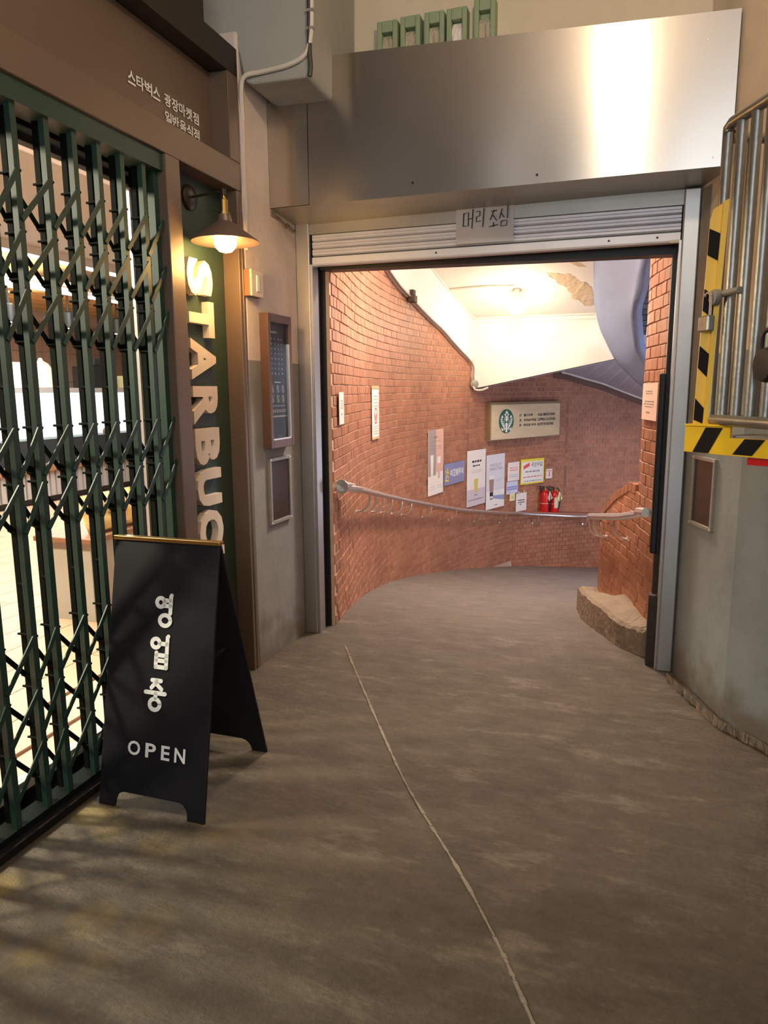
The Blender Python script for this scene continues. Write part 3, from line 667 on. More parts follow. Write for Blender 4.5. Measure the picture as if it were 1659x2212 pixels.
# paper note taped over the shutter
pn = thing('paper_note', (-.80, 3.945, 2.27), 'white handwritten paper note taped to the shutter under the header', 'note')
fr = planeframe((-.8875, 3.945, 2.272), (.307, 0, 0), (0, 0, .213), (0, -1, 0))
mb = MB(); n0 = 10
for j in range(n0+1):
    for i in range(n0+1):
        u, v = i/n0, j/n0; mb.v.append(fr(u, v, .002*math.sin(5*u)+.003*math.sin(3*v+4*u)*(1-v)))
for j in range(n0):
    for i in range(n0): a = j*(n0+1)+i; mb.f.append((a, a+1, a+n0+2, a+n0+1)); mb.m.append(0)
ps = mb.build('sheet', mat('note_paper', (.50, .50, .53), .6, 0, .04), pn, smooth=True)
def ink(*strokes, w=.018):
    mb = MB()
    for s in strokes: stroke(s, w, fr, .004, .006, mb, 4)
    mb.build('written_letter', 'ink', ps)
ink([(.14, .72), (.13, .42)], [(.14, .72), (.22, .74), (.22, .42), (.13, .42)], [(.30, .80), (.285, .36)], [(.235, .58), (.29, .60)])
ink([(.36, .74), (.42, .75), (.42, .64), (.36, .62), (.36, .50), (.43, .52)], [(.49, .80), (.475, .38)])
ink([(.62, .72), (.71, .74)], [(.665, .74), (.60, .52)], [(.655, .62), (.71, .50)], [(.66, .46), (.66, .36)], [(.59, .37), (.73, .40)])
ink([(.80, .76), (.76, .54)], [(.79, .66), (.84, .56)], [(.90, .82), (.895, .54)], [(.79, .48), (.785, .36), (.885, .37), (.89, .49), (.79, .48)])
# five sage boxes on the plaster above the header
for k, (x0, x1, z1) in enumerate(((-1.309, -1.197, 3.40), (-1.182, -1.075, 3.405), (-1.053, -.948, 3.405), (-.936, -.830, 3.405), (-.795, -.687, 3.425))):
    t = thing('bracket_box', ((x0+x1)/2, 3.93, 3.18), ('leftmost of the five sage green bracket boxes above the steel header', 'second from left of the sage green bracket boxes above the header', 'middle one of the five sage green bracket boxes above the header', 'sage green bracket box with the whitest plaster filling, fourth from left', 'rightmost sage green bracket box, set apart from the other four')[k], 'bracket', 'sage green boxes above the header')
    w = (x1-x0)*.24; zt = z1-.055
    mb = MB(); mb.box(x0, x0+w, 3.89, 3.966, 3.18, z1); mb.box(x1-w, x1, 3.89, 3.966, 3.18, z1); mb.box(x0+w, x1-w, 3.89, 3.966, zt, z1); mb.box(x0+w, x1-w, 3.93, 3.966, 3.18, zt)
    mb.build('shell', 'sage', t, bevel=.005)
    mb = MB(); n0 = 6; a0, a1, b0, b1 = x0+w+.001, x1-w-.001, 3.19, zt-.01-.02*(k == 4)
    for j in range(n0+1):
        for i in range(n0+1): mb.v.append(Vector((a0+(a1-a0)*i/n0, 3.902+random.uniform(-.006, .006)+(.02 if j == n0 else 0), b0+(b1-b0)*j/n0)))
    for j in range(n0):
        for i in range(n0): a = j*(n0+1)+i; mb.f.append((a, a+1, a+n0+2, a+n0+1)); mb.m.append(0)
    mb.build('filling', 'paper' if k == 3 else 'plaster_fill', t)
# cables around the beam
def cable(name, pts, r, m, label, n=8):
    mb = MB(); mb.tube(catmull(pts, 8), r, n); o = mb.build(name, m, smooth=True); return tag(o, label, 'cable')
cable('cable', [(-1.438, 3.345, 3.45), (-1.44, 3.34, 3.25), (-1.445, 3.335, 3.12), (-1.475, 3.334, 3.045), (-1.56, 3.334, 3.012), (-1.70, 3.334, 3.0), (-1.785, 3.325, 2.99), (-1.815, 3.335, 2.94), (-1.818, 3.345, 2.8)], .011, 'cable_white', 'thick white painted cable running down and along the grey beam corner')
cable('cable', [(-1.447, 3.345, 3.5), (-1.45, 3.337, 3.2), (-1.452, 3.335, 3.06), (-1.448, 3.335, 2.99), (-1.455, 3.337, 2.95)], .012, 'cable_dark', 'dark cable bundle hanging down the right edge of the grey beam')
for z, nm in ((3.22, 'small grey clip on the beam edge cables, the upper one'), (3.145, 'small grey clip on the beam edge cables, the lower one')):
    mb = MB(); mb.box(-1.462, -1.428, 3.325, 3.345, z, z+.012); tag(mb.build('cable_clip', 'cable'), nm, 'clip')
mb = MB(); mb.tube([(-1.826, 3.345+.002*math.sin(i), 2.9-.1*i) for i in range(8)], [.012, .016, .015, .012, .014, .018, .012, .01], 7); mb.build('plaster_ridge', 'pier', pier, smooth=True)

# ================================================================ things on the left pier
t = thing('switch_box', (-1.81, 3.37, 1.985), 'cream wall switch in a brown box on the pier right of the niche', 'switch')
mb = MB(); mb.box(-1.83, -1.795, 3.315, 3.44, 1.975, 2.105); mb.build('box', 'brown', t, bevel=.003)
mb = MB(); mb.box(-1.796, -1.786, 3.315, 3.44, 1.975, 2.105); mb.build('face_plate', 'cream', t, bevel=.003)
mb = MB(); mb.box(-1.787, -1.782, 3.365, 3.395, 2.0, 2.08); mb.build('rocker', 'paper', t, bevel=.002)
t = thing('menu_frame', (-1.80, 3.60, 1.19), 'dark brown framed menu board hung on the grey pier beside the doorway', 'frame')
Y0, Y1, Z0, Z1, XF = 3.462, 3.745, 1.193, 1.908, -1.778
mb = MB(); mb.box(-1.83, XF, Y0, Y0+.03, Z0, Z1); mb.box(-1.83, XF, Y1-.03, Y1, Z0, Z1); mb.box(-1.83, XF, Y0+.03, Y1-.03, Z1-.045, Z1); mb.box(-1.83, XF, Y0+.03, Y1-.03, Z0, Z0+.045)
mb.build('frame', mat('frame_brown', (.12, .065, .045), .4, .1, .12, 5), t, bevel=.003)
mb = MB(); mb.box(-1.83, -1.80, Y0+.03, Y1-.03, Z0+.045, Z1-.045); bd = mb.build('board', 'menu', t)
mb = MB(); fr = planeframe((-1.80, Y0+.03, Z0+.045), (0, Y1-Y0-.06, 0), (0, 0, Z1-Z0-.09), (1, 0, 0))
random.seed(11)
for r in range(8):
    for c in range(4):
        u = .17+.17*c+.02*(c > 1); v = .86-.042*r; a = random.uniform(.02, .04); mb.poly([fr(u, v, .0008), fr(u+a*1.8, v, .0008), fr(u+a*1.8, v+.013, .0008), fr(u, v+.013, .0008)], (.0006, 0, 0))
mb.poly([fr(.06, .915, .0008), fr(.5, .915, .0008), fr(.5, .93, .0008), fr(.06, .93, .0008)], (.0006, 0, 0))
mb.poly([fr(.30, .492, .0008), fr(.62, .492, .0008), fr(.62, .503, .0008), fr(.30, .503, .0008)], (.0006, 0, 0))
for r in range(2):
    for c in range(3):
        cu, cv = .18+.28*c, .44-.085*r
        stroke(ellipse(cu, cv, .085, .03, 14), .006, fr, .0008, .0016, mb, 4, closed=True)
        stroke([(cu-.02, cv+.012), (cu+.02, cv-.012)], .03, fr, .0008, .0016, mb, 4)
mb.poly([fr(.08, .29, .0008), fr(.85, .29, .0008), fr(.85, .296, .0008), fr(.08, .296, .0008)], (.0006, 0, 0))
mb.poly([fr(.06, .195, .0008), fr(.95, .195, .0008), fr(.95, .208, .0008), fr(.06, .208, .0008)], (.0006, 0, 0))
for c in range(9): mb.poly([fr(.08+.095*c, .235, .0008), fr(.13+.095*c, .235, .0008), fr(.13+.095*c, .262, .0008), fr(.08+.095*c, .262, .0008)], (.0006, 0, 0))
mb.build('menu_print', 'grey_print', bd)['kind'] = 'stuff'
mb = MB(); mb.box(-1.789, -1.787, Y0+.028, Y1-.028, Z0+.043, Z1-.043); mb.build('glass', 'glass', t)
mb = MB(); mb.box(-1.80, -1.780, Y1-.036, Y1-.030, Z0+.045, Z1-.15); mb.box(-1.80, -1.780, Y0+.03, Y1-.03, Z0+.045, Z0+.051); mb.build('inner_trim', 'alum', t)
def plaque(name, fr, label, parent=None):
    """framed glossy plate: fr maps the unit square and depth"""
    o = fr(.5, 0, 0); t = thing(name, o, label, 'plaque')
    mb = MB(); e = .075; ev = e*.7
    for a, b, c, d in ((0, 1, 0, ev), (0, 1, 1-ev, 1), (0, e, ev, 1-ev), (1-e, 1, ev, 1-ev)): mb.poly([fr(a, c, 0), fr(b, c, 0), fr(b, d, 0), fr(a, d, 0)], fr(0, 0, .018)-fr(0, 0, 0))
    mb.build('frame', 'dullframe', t, bevel=.002, fix=True)
    mb = MB(); mb.poly([fr(e, ev, 0), fr(1-e, ev, 0), fr(1-e, 1-ev, 0), fr(e, 1-ev, 0)], fr(0, 0, .010)-fr(0, 0, 0)); mb.build('plate', 'glossdark', t, fix=True)
    for u in (e*.5, 1-e*.5):
        for v in (ev*.5, 1-ev*.5):
            mb = MB(); mb.lathe(fr(u, v, .017), [(.006, 0), (.005, .003)], 10, axis=fr(0, 0, 1)-fr(0, 0, 0)); mb.build('screw', 'alum', t)
plaque('wall_plaque', planeframe((-1.83, 3.50, .765), (0, .262, 0), (0, 0, .372), (1, 0, 0)), 'steel framed dark glossy plaque on the left pier below the menu frame')
A = Vector((.36, 3.824, .836)); Bv = Vector((.434, 3.584, .836)); nn = Vector((-(Bv-A).normalized().y*-1, 0, 0)); dd = (Bv-A).normalized(); nn = Vector((dd.y, -dd.x, 0))
plaque('wall_plaque', planeframe(A+nn*-.002, Bv-A, (0, 0, .342), nn), 'steel framed dark glossy plaque on the right wall below the yellow angle')

# ================================================================ A-board
bo = thing('sandwich_board', (-1.56, 2.22, 0), 'black folding sandwich board with white lettering standing before the gate', 'sandwich board')
TY, TZ = 2.222, .955
def panel(name, y0, zfoot, sgn, xl0, xr0, xl1, xr1):
    mb = MB(); O_ = Vector((0, y0, 0)); Vd = Vector((0, TY-.008*sgn-y0, TZ)); L = Vd.length; Vn = Vd.normalized(); Nn = Vector((0, -Vn.z, Vn.y))*(1 if sgn > 0 else 1)
    def P(x, v): return Vector((x, 0, 0))+O_+Vd*v
    W0, W1 = xr0-xl0, xr1-xl1
    def ex(u, v): return (xl0+u*W0)*(1-v)+(xl1+u*W1)*v
    arc = [(.155, 0), (.16, .022), (.175, .040), (.20, .052), (.24, .058)]
    prof = [(0, 0)]+arc+[(1-u, v) for u, v in reversed(arc)]+[(1, 0), (1, 1), (0, 1)]
    th = Vector((0, .012, 0))*sgn
    mb.poly([P(ex(u, v), v) for u, v in prof], th)
    return mb.build(name, 'board', bo, fix=True, bevel=.002), P, ex
fp, P, ex = panel('front_panel', 1.968, 0, 1, -1.772, -1.325, -1.812, -1.362)
panel('rear_panel', 2.505, 0, -1, -1.80, -1.352, -1.812, -1.362)
mb = MB(); mb.box(-1.818, -1.357, TY-.016, TY+.016, TZ-.006, TZ+.008); mb.build('top_hinge', 'brass', bo, bevel=.003)
mb = MB(); mb.box(-1.44, -1.425, TY-.12, TY+.13, .50, .508); mb.build('stay', 'black', bo)
def bf(u, v, d=0):
    p = P(ex(u, v), v); return p+Vector((0, -1, .27))*d
W_ = .027
def st(*pts, w=W_): stroke(pts, w*2.0, bfr, .0005, .0025, mb, 8)
# frame in metres/0.45 units: u is fraction of width, v fraction of height -> use square units of 0.224 m
def bfr(a, b, d=0): return bf(a, b, d)
class SQ:  # isotropic local frame
    def __init__(s, cu, cv, k): s.cu, s.cv, s.k = cu, cv, k
    def __call__(s, a, b, d=0): return bf(s.cu+a*s.k/.448, s.cv+b*s.k/.99, d)
mb = MB(); q = SQ(.515, .735, .098)
def qs(q, w, *lists):
    for l in lists:
        if l[0] == 'o': stroke(ellipse(*l[1:], 20), w, q, .0005, .0025, mb, 6, closed=True)
        else: stroke(l, w, q, .0005, .0025, mb, 8)
qs(q, .155, ('o', -.13, .33, .165, .165), [(.33, .62), (.31, .60), (.31, -.05)], [(.06, .42), (.31, .42)], [(.06, .22), (.31, .22)], ('o', .10, -.33, .23, .20))
mb.build('letter', 'white', fp)
mb = MB(); q = SQ(.50, .583, .098)
qs(q, .155, ('o', -.17, .33, .17, .165), [(.36, .62), (.33, .60), (.33, -.02)], [(.02, .33), (.33, .33)], [(-.12, -.02), (-.12, -.55)], [(.33, -.10), (.33, -.55)], [(-.10, -.30), (.32, -.30)], [(-.12, -.54), (.34, -.54)], [(-.12, -.10), (.33, -.10)])
mb.build('letter', 'white', fp)
mb = MB(); q = SQ(.485, .428, .098)
qs(q, .155, [(-.16, .52), (.22, .52)], [(.05, .50), (-.18, .24)], [(.03, .40), (.26, .22)], [(-.42, .06), (.42, .06)], [(.02, .05), (.02, -.12)], ('o', .0, -.36, .22, .20))
mb.build('letter', 'white', fp)
fr = lambda a, b, d=0: bf(a, b, d)
for c, (u0, u1) in zip('OPEN', ((.255, .375), (.425, .525), (.575, .655), (.70, .80))): mb = MB(); text(mb, c, fr, u0, u1, .198, .250, .0005, .0025, bold=.022); mb.build('letter', 'white', fp)

# ================================================================ ramp hall
OUT = Path([(-1.70, 4.12), (-1.80, 4.6), (-2.0, 5.5), (-2.14, 6.5), (-2.17, 7.4), (-2.05, 8.5), (-1.78, 9.6), (-1.35, 10.6), (-.75, 11.35), (0., 11.8), (.9, 11.95), (1.9, 11.6), (2.7, 10.9)])
INN = Path([(.25, 4.05), (.2, 4.3), (.11, 4.75), (0, 5.2), (-.09, 5.6), (-.1, 6.0), (.02, 6.5), (.35, 7.0), (1., 7.4), (1.9, 7.5)])
INU = Path([(.25, 4.05), (.2, 4.3), (.135, 4.62), (.15, 4.85), (.25, 5.1), (.5, 5.4), (1.1, 5.7), (1.8, 5.8)])
CAMP = Vector((0, 0, 1.5))
def interp(tab, u):
    if u <= tab[0][0]: return tab[0][1]
    for (a, x), (b, y) in zip(tab[:-1], tab[1:]):
        if u <= b: return x+(y-x)*(u-a)/(b-a)
    return tab[-1][1]
BL, BH, BD, CH, PL = .1005, .0615, .05, .067, .104
bmx = MB(); c_ = .003
bmx.v = [Vector(p) for p in ((-BL/2, 0, 0), (BL/2, 0, 0), (BL/2, 0, BH), (-BL/2, 0, BH), (-BL/2, -BD+c_, 0), (BL/2, -BD+c_, 0), (BL/2, -BD+c_, BH), (-BL/2, -BD+c_, BH), (-BL/2+c_, -BD, c_), (BL/2-c_, -BD, c_), (BL/2-c_, -BD, BH-c_), (-BL/2+c_, -BD, BH-c_))]
bmx.f = [(0, 1, 5, 4), (1, 2, 6, 5), (2, 3, 7, 6), (3, 0, 4, 7), (4, 5, 9, 8), (5, 6, 10, 9), (6, 7, 11, 10), (7, 4, 8, 11), (8, 9, 10, 11)]; bmx.m = [0]*9
brick0 = bmx.build('brick', 'brick', base=(0, 0, 0)); BM = brick0.data; bpy.data.objects.remove(brick0); BV = [v.co.copy() for v in BM.vertices]; BF = [tuple(p.vertices) for p in BM.polygons]
def brickwork(name, path, side, u0, u1, zlo, zhi, offs, parent, keep, vis, bm=None, bmat='brick'):
    bm = bm or BM
    """half-bond courses of header bricks on a plan curve; side=+1: face on the path's right"""
    rnd = random.Random(5); todo = []
    k0 = int(math.floor(min(zlo(u) for u in (u0, u1, (u0+u1)/2))/CH)); k1 = int(max(zhi(u0+(u1-u0)*i/20) for i in range(21))/CH)+1
    for k in range(k0, k1):
        z = k*CH; u = u0+PL*(.5 if k % 2 else 0)+PL/2
        while u < u1:
            if z+BH > zlo(u) and z < zhi(u):
                p, t, n = path.at(u); n = n*side; off = offs(u, z)
                pos = Vector((p.x, p.y, z+rnd.uniform(-.001, .001)))+Vector((n.x, n.y, 0))*(off+rnd.uniform(-.0025, .0025))
                # brick front is local -Y -> must face n
                ang = math.atan2(n.x, -n.y)+rnd.gauss(0, .012)
                view = CAMP-pos; d = view.length; face = max(0, (n.x*view.x+n.y*view.y)/d)
                todo.append((face/d**2 if vis(pos) else -1, pos, ang, rnd.random()))
            u += PL
    todo.sort(key=lambda q: -q[0])
    for i, (s, pos, ang, tint) in enumerate(todo[:keep]):
        o = bpy.data.objects.new('brick', bm); COL.objects.link(o); o.parent = parent; o.rotation_euler = (0, 0, ang)
        o.location = pos-WORLD[parent.name]+Matrix.Rotation(ang, 3, 'Z')@Vector((0, BD-.006, 0))
    mb = MB(); tints = []
    for s, pos, ang, tint in todo[keep:]:
        R = Matrix.Rotation(ang, 3, 'Z'); sh_ = R@Vector((0, BD-.006, 0)); mb.add([R@v+sh_+pos for v in BV], BF); tints += [tint]*len(BV)
    if not mb.v: return
    o = stuff(mb.build(name, bmat, parent)); at = o.data.attributes.new('tint', 'FLOAT', 'POINT'); at.data.foreach_set('value', tints)
def pxof(p):
    v = Vector(p)-CAMP; z = v.dot(fw); return (829.5+F*v.dot(rt)/z, 1106-F*v.dot(up)/z) if z > 0 else (-1, -1)
def seen(p): x, y = pxof(p); return 700 < x < 1440 and 560 < y < 1430
def backing(name, path, side, u0, u1, z0, z1, th, off=None, m='mortar', n=70):
    """mortar bed: front on the curve (set back 6 mm), th thick"""
    mb = MB()
    for i in range(n+1):
        u = u0+(u1-u0)*i/n; p, t, nn_ = path.at(u); nn_ = nn_*side; o = (off(u) if off else 0)
        f = p+nn_*o; b = p-nn_*th; a0 = z0(u) if callable(z0) else z0; a1 = z1(u) if callable(z1) else z1
        mb.v += [Vector((f.x, f.y, a0)), Vector((f.x, f.y, a1)), Vector((b.x, b.y, a1)), Vector((b.x, b.y, a0))]
    for i in range(n):
        a = i*4
        for j in range(4): mb.f.append((a+j, a+(j+1) % 4, a+4+(j+1) % 4, a+4+j)); mb.m.append(0)
    mb.f += [(0, 1, 2, 3), (n*4+3, n*4+2, n*4+1, n*4)]; mb.m += [0, 0]
    return mb.build(name, m, fix=True)
# --- outer wall: upper face, and a lower face that steps forward under a ledge at the far end
uL = OUT.near(-1.45, 10.42); uE = OUT.L
def ledge_off(u): return min(.20, max(0, (u-uL)/1.0*.20))
ledge_z = [(0, -.15), (uL, -.27), (OUT.near(-.9, 11.2), -.365), (OUT.near(-.29, 11.67), -.43), (uE, -.75)]
def lz(u): return interp(ledge_z, u)
top_tab = [(0, 3.35), (OUT.near(-2.143, 6.53), 2.593), (OUT.near(-2.171, 7.386), 2.444), (OUT.near(-2.069, 8.388), 2.187), (OUT.near(-1.883, 9.26), 1.839), (OUT.near(-1.86, 9.36), 1.95), (OUT.near(-.837, 11.27), 1.75), (OUT.near(-.305, 11.66), 1.59), (OUT.near(.235, 11.877), 1.374), (uE, .5)]
def topz(u): return interp(top_tab, u)
wo = struct(backing('wall_ramp_outer', OUT, 1, 0, uE, -1.6, 3.9, .25))
def outvis(p): return seen(p) and (p.x < .1)
brickwork('bricks', OUT, 1, 0.0, uE-.6, lambda u: (fz(OUT.at(u)[0].y)-.05) if u < uL+.12 else lz(u)-.02, lambda u: topz(u)+.10, lambda u, z: 0, wo, 300, outvis)
wl = struct(backing('wall_ramp_ledge', OUT, 1, uL, uE-.6, -1.6, lambda u: lz(u)-.012, .05, ledge_off, m=mat('brick_coloured_joint', (.30, .14, .085), .7, 0, .15, 20), n=30))
LOW = Path([tuple(OUT.at(u)[0]+OUT.at(u)[2]*ledge_off(u)) for u in [uL+i*.2 for i in range(int((uE-.6-uL)/.2))]], 8)
brickwork('bricks', LOW, 1, 0, LOW.L-.1, lambda u: fz(LOW.at(u)[0].y)-.1, lambda u: lz(uL+u)-CH*.9, lambda u, z: .001, wl, 120, outvis)
mb = MB(); N_ = 24
for i in range(N_+1):
    u = uL+(uE-.6-uL)*i/N_; p, t, n = OUT.at(u); f = p+n*(ledge_off(u)+.01); b = p-n*.03; z = lz(u)
    mb.v += [Vector((f.x, f.y, z-.05)), Vector((f.x, f.y, z)), Vector((b.x, b.y, z)), Vector((b.x, b.y, z-.05))]
for i in range(N_):
    a = i*4
    for j in range(4): mb.f.append((a+j, a+(j+1) % 4, a+4+(j+1) % 4, a+4+j)); mb.m.append(0)
mb.build('ledge', mat('ledge_cement', (.36, .17, .12), .6, 0, .1), wl, fix=True)
for px_, nm in (((-1.895, 9.214), 'joint'), ((-.783, 11.32), 'joint')):   # vertical movement joints
    u = OUT.near(*px_); p, t, n = OUT.at(u); mb = MB(); o = Vector((p.x, p.y, lz(u)+.25)); mb.obox(o-Vector((t.x, t.y, 0))*.02+Vector((n.x, n.y, 0))*-.01, Vector((t.x, t.y, 0))*.04, Vector((n.x, n.y, 0))*.017, Vector((0, 0, 1.4))); mb.build(nm, mat('joint_filler', (.24, .12, .075), .7, 0, .1), wo)
# --- inner wall: tall near pier and low rounded wall going down beside the ramp
wi = struct(backing('wall_ramp_inner', INU, -1, 0, INU.L, -.6, 4.2, .22, n=50))
brickwork('bricks', INU, -1, .01, INU.L-.1, lambda u: fz(INU.at(u)[0].y)+.05, lambda u: 3.2, lambda u, z: 0, wi, 300, seen)
uC0, uC1 = INN.near(.08, 4.88), INN.near(-.1, 5.9)
cap_tab = [(0, .92), (uC0, .90), (INN.near(-.011, 5.244), .775), (INN.near(-.079, 5.53), .635), (uC1, .50), (INN.L, -.25)]
def capz(u): return interp(cap_tab, u)
wj = struct(backing('wall_ramp_parapet', INN, -1, .3, INN.L, -1.3, lambda u: capz(u)-.055, .2, n=50))
brickwork('bricks', INN, -1, .30, INN.L-.1, lambda u: fz(INN.at(u)[0].y)-.05, lambda u: capz(u)-.085, lambda u, z: .001, wj, 200, seen)
u = uC0-.12; R_ = random.Random(2)
while u < INN.L-.3:    # row of bricks on edge capping the low wall
    p, t, n = INN.at(u); n = -n; z = capz(u); sl = (capz(u+.05)-capz(u-.05))/.1
    mb = MB(); T = Vector((t.x, t.y, sl)); N3 = Vector((n.x, n.y, 0)); 
    mb.obox(Vector((p.x, p.y, z-.055))+N3*.012-T*.043, T*.086, -N3*.2, Vector((0, 0, .058+R_.uniform(-.002, .002)))); mb.build('cap_brick', 'brick', wj, bevel=.003); u += .094
# --- worn kerb at the foot of the inner wall
kin = [(-.13, 5.95), (-.10, 5.6), (-.03, 5.3), (.025, 5.08), (.07, 4.93), (.13, 4.63), (.185, 4.36), (.235, 4.10)]
kout = [(-.26, 6.0), (-.265, 5.78), (-.23, 5.40), (-.195, 5.13), (-.085, 4.65), (.02, 4.32), (.10, 4.20), (.175, 4.12)]
mb = MB(); n = len(kin); ki = catmull([(x, y, 0) for x, y in kin], 6); ko = catmull([(x, y, 0) for x, y in kout], 6); R_ = random.Random(4)
for a, b in zip(ki, ko):
    zf = fz(b.y)-.02; zt = interp([(4.1, .155), (4.6, .145), (5.2, .05), (5.6, -.03), (6.0, -.12)], b.y)
    e = R_.uniform(-.008, .008); j = R_.uniform(-.007, .007)
    mb.v += [Vector((a.x+.03, a.y, zf)), Vector((a.x+.03, a.y, zt+.012)), Vector((b.x+.022+e, b.y, zt+j)), Vector((b.x+e, b.y, zt-.02+j)), Vector((b.x+e*.5-.004, b.y, zf))]
for i in range(len(ki)-1):
    a = i*5
    for j in range(5): mb.f.append((a+j, a+(j+1) % 5, a+5+(j+1) % 5, a+5+j)); mb.m.append(0)
mb.f += [(0, 1, 2, 3, 4), tuple(reversed(range((len(ki)-1)*5, len(ki)*5)))]; mb.m += [0, 0]
kb = mb.build('kerb', 'curb', fix=True); tag(kb, 'worn chipped concrete kerb at the foot of the right brick wall', 'kerb')
# --- ceiling over the ramp and the white faces round it
def cz(y): return 2.41+.35*(9.3-y)
mb = MB(); ce = [(-2.6, 4.12), (-2.6, 9.32), (-.25, 9.32), (-.31, 9.0), (-.36, 8.6), (-.34, 7.9), (-.30, 7.2), (-.30, 6.3), (-.30, 4.12)]
mb.poly([(x, y, cz(y)) for x, y in ce], (0, 0, .12)); cr_ = struct(mb.build('ceiling_ramp', 'white_paint', fix=True))
random.seed(5)
def blob(pts, n, off, thick, m, name, parent):
    P_ = catmull([Vector((x, y, 0)) for x, y in pts+[pts[0]]], 6)[:-1]; mb = MB()
    mb.poly([Vector((p.x+random.uniform(-.012, .012), p.y+random.uniform(-.012, .012), cz(p.y)-off)) for p in P_], (0, 0, thick)); return mb.build(name, m, parent, fix=True)
blob([(-.86, 8.27), (-.72, 8.33), (-.60, 8.36), (-.50, 8.5), (-.40, 8.62), (-.37, 8.85), (-.37, 9.07), (-.47, 9.08), (-.52, 8.95), (-.60, 8.90), (-.63, 8.7), (-.74, 8.52)], 6, .004, .006, 'peel', 'peeled_patch', cr_)
blob([(-.62, 8.02), (-.5, 8.08), (-.42, 8.2), (-.5, 8.2), (-.58, 8.13)], 6, .002, .004, 'peel', 'peeled_patch', cr_)
# white band above the brick of the outer wall (slightly proud of the bricks)
mb = MB(); ub = OUT.near(-1.86, 9.33); N_ = 40
for i in range(N_+1):
    u = ub*i/N_; p, t, n = OUT.at(u); f = p+n*.035
    zt = max(cz(p.y)+.05, topz(u)+.1)
    mb.v += [Vector((f.x, f.y, topz(u))), Vector((f.x, f.y, zt)), Vector((p.x, p.y, zt)), Vector((p.x, p.y, topz(u)))]
for i in range(N_):
    a = i*4
    for j in range(4): mb.f.append((a+j, a+(j+1) % 4, a+4+(j+1) % 4, a+4+j)); mb.m.append(0)
struct(mb.build('wall_ramp_band', 'white_paint', fix=True))
# downstand beam across the ramp
mb = MB(); mb.poly([(-1.885, 9.3, 1.50), (-1.86, 9.3, 1.515), (-.13, 9.3, 1.858), (.08, 9.3, 1.896), (.08, 9.3, 2.6), (-1.885, 9.3, 2.6)], (0, .17, 0)); bmn = struct(mb.build('wall_ramp_beam', 'white_paint', fix=True))
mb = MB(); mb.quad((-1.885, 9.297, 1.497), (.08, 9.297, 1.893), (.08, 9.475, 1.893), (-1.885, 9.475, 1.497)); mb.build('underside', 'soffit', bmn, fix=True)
# cornice mouldings
mb = MB(); mb.tube([(-1.87, 9.285, 2.405), (-.3, 9.285, 2.405)], .012, 6); mb.tube([(-1.87, 9.292, 2.35), (-.3, 9.292, 2.35)], .006, 6)
pp = [OUT.at(u_)[0]+OUT.at(u_)[2]*.045 for u_ in [ub*(.55+.45*i/12) for i in range(13)]]
mb.tube([(p.x, p.y, cz(p.y)-.012) for p in pp], .012, 6); mb.build('cornice', 'white_paint', bmn, smooth=True)
# sloping soffit beyond the beam, down to the far brick wall
mb = MB(); N_ = 30; u0 = OUT.near(-1.84, 9.42)
for i in range(N_+1):
    u = u0+(uE-.5-u0)*i/N_; p, t, n = OUT.at(u); f = p+n*.02; q = Vector((-1.86+ (i/N_)*4.2, 9.46))
    mb.v += [Vector((f.x, f.y, topz(u))), Vector((q.x, q.y, 2.05)), Vector((q.x, q.y, 2.15)), Vector((f.x-n.x*.1, f.y-n.y*.1, topz(u)+.1))]
for i in range(N_):
    a = i*4
    for j in range(4): mb.f.append((a+j, a+(j+1) % 4, a+4+(j+1) % 4, a+4+j)); mb.m.append(0)
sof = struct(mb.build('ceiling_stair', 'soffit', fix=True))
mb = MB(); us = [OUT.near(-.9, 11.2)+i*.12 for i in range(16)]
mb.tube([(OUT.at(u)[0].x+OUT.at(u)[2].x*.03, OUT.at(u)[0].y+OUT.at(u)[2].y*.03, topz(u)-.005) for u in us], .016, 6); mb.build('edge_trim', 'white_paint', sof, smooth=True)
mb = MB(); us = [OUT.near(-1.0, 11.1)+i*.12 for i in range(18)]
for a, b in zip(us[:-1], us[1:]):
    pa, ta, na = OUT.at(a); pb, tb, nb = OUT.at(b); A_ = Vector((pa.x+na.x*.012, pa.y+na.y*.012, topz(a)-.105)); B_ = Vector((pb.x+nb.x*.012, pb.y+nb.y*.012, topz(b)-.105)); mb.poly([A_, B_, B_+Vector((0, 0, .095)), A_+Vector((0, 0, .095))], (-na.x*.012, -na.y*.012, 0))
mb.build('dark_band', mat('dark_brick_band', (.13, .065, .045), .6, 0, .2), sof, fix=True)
# curved white underside of the winding stair, right
Lp = catmull([(-.30, 6.7, 3.27), (-.315, 7.3, 3.04), (-.33, 7.9, 2.82), (-.351, 8.6, 2.52), (-.301, 9.0, 2.25), (-.206, 9.1, 2.045), (-.09, 9.14, 1.83), (.047, 9.2, 1.69), (.185, 9.2, 1.555), (.40, 9.2, 1.38)], 6)
Rp = catmull([(.19, 6.0, 3.15), (.165, 6.5, 2.86), (.14, 6.9, 2.648), (.108, 7.2, 2.505), (.074, 7.5, 2.335), (.07, 7.8, 2.189), (.11, 8.1, 1.985), (.17, 8.3, 1.854), (.26, 8.4, 1.74), (.5, 8.5, 1.5)], 6)
mb = MB(); NN = 8
for a, b in zip(Lp, Rp):
    for k in range(NN+1):
        w = k/NN; mb.v.append(a.lerp(b, w)+Vector((.05, .05, -.10))*(4*w*(1-w))*.6)
for i in range(len(Lp)-1):
    for k in range(NN): a = i*(NN+1)+k; mb.f.append((a, a+1, a+NN+2, a+NN+1)); mb.m.append(0)
st_ = mb.build('wall_stair_underside', 'periwinkle', smooth=True); struct(st_); so = st_.modifiers.new('thick', 'SOLIDIFY'); so.thickness = .1; so.offset = 1
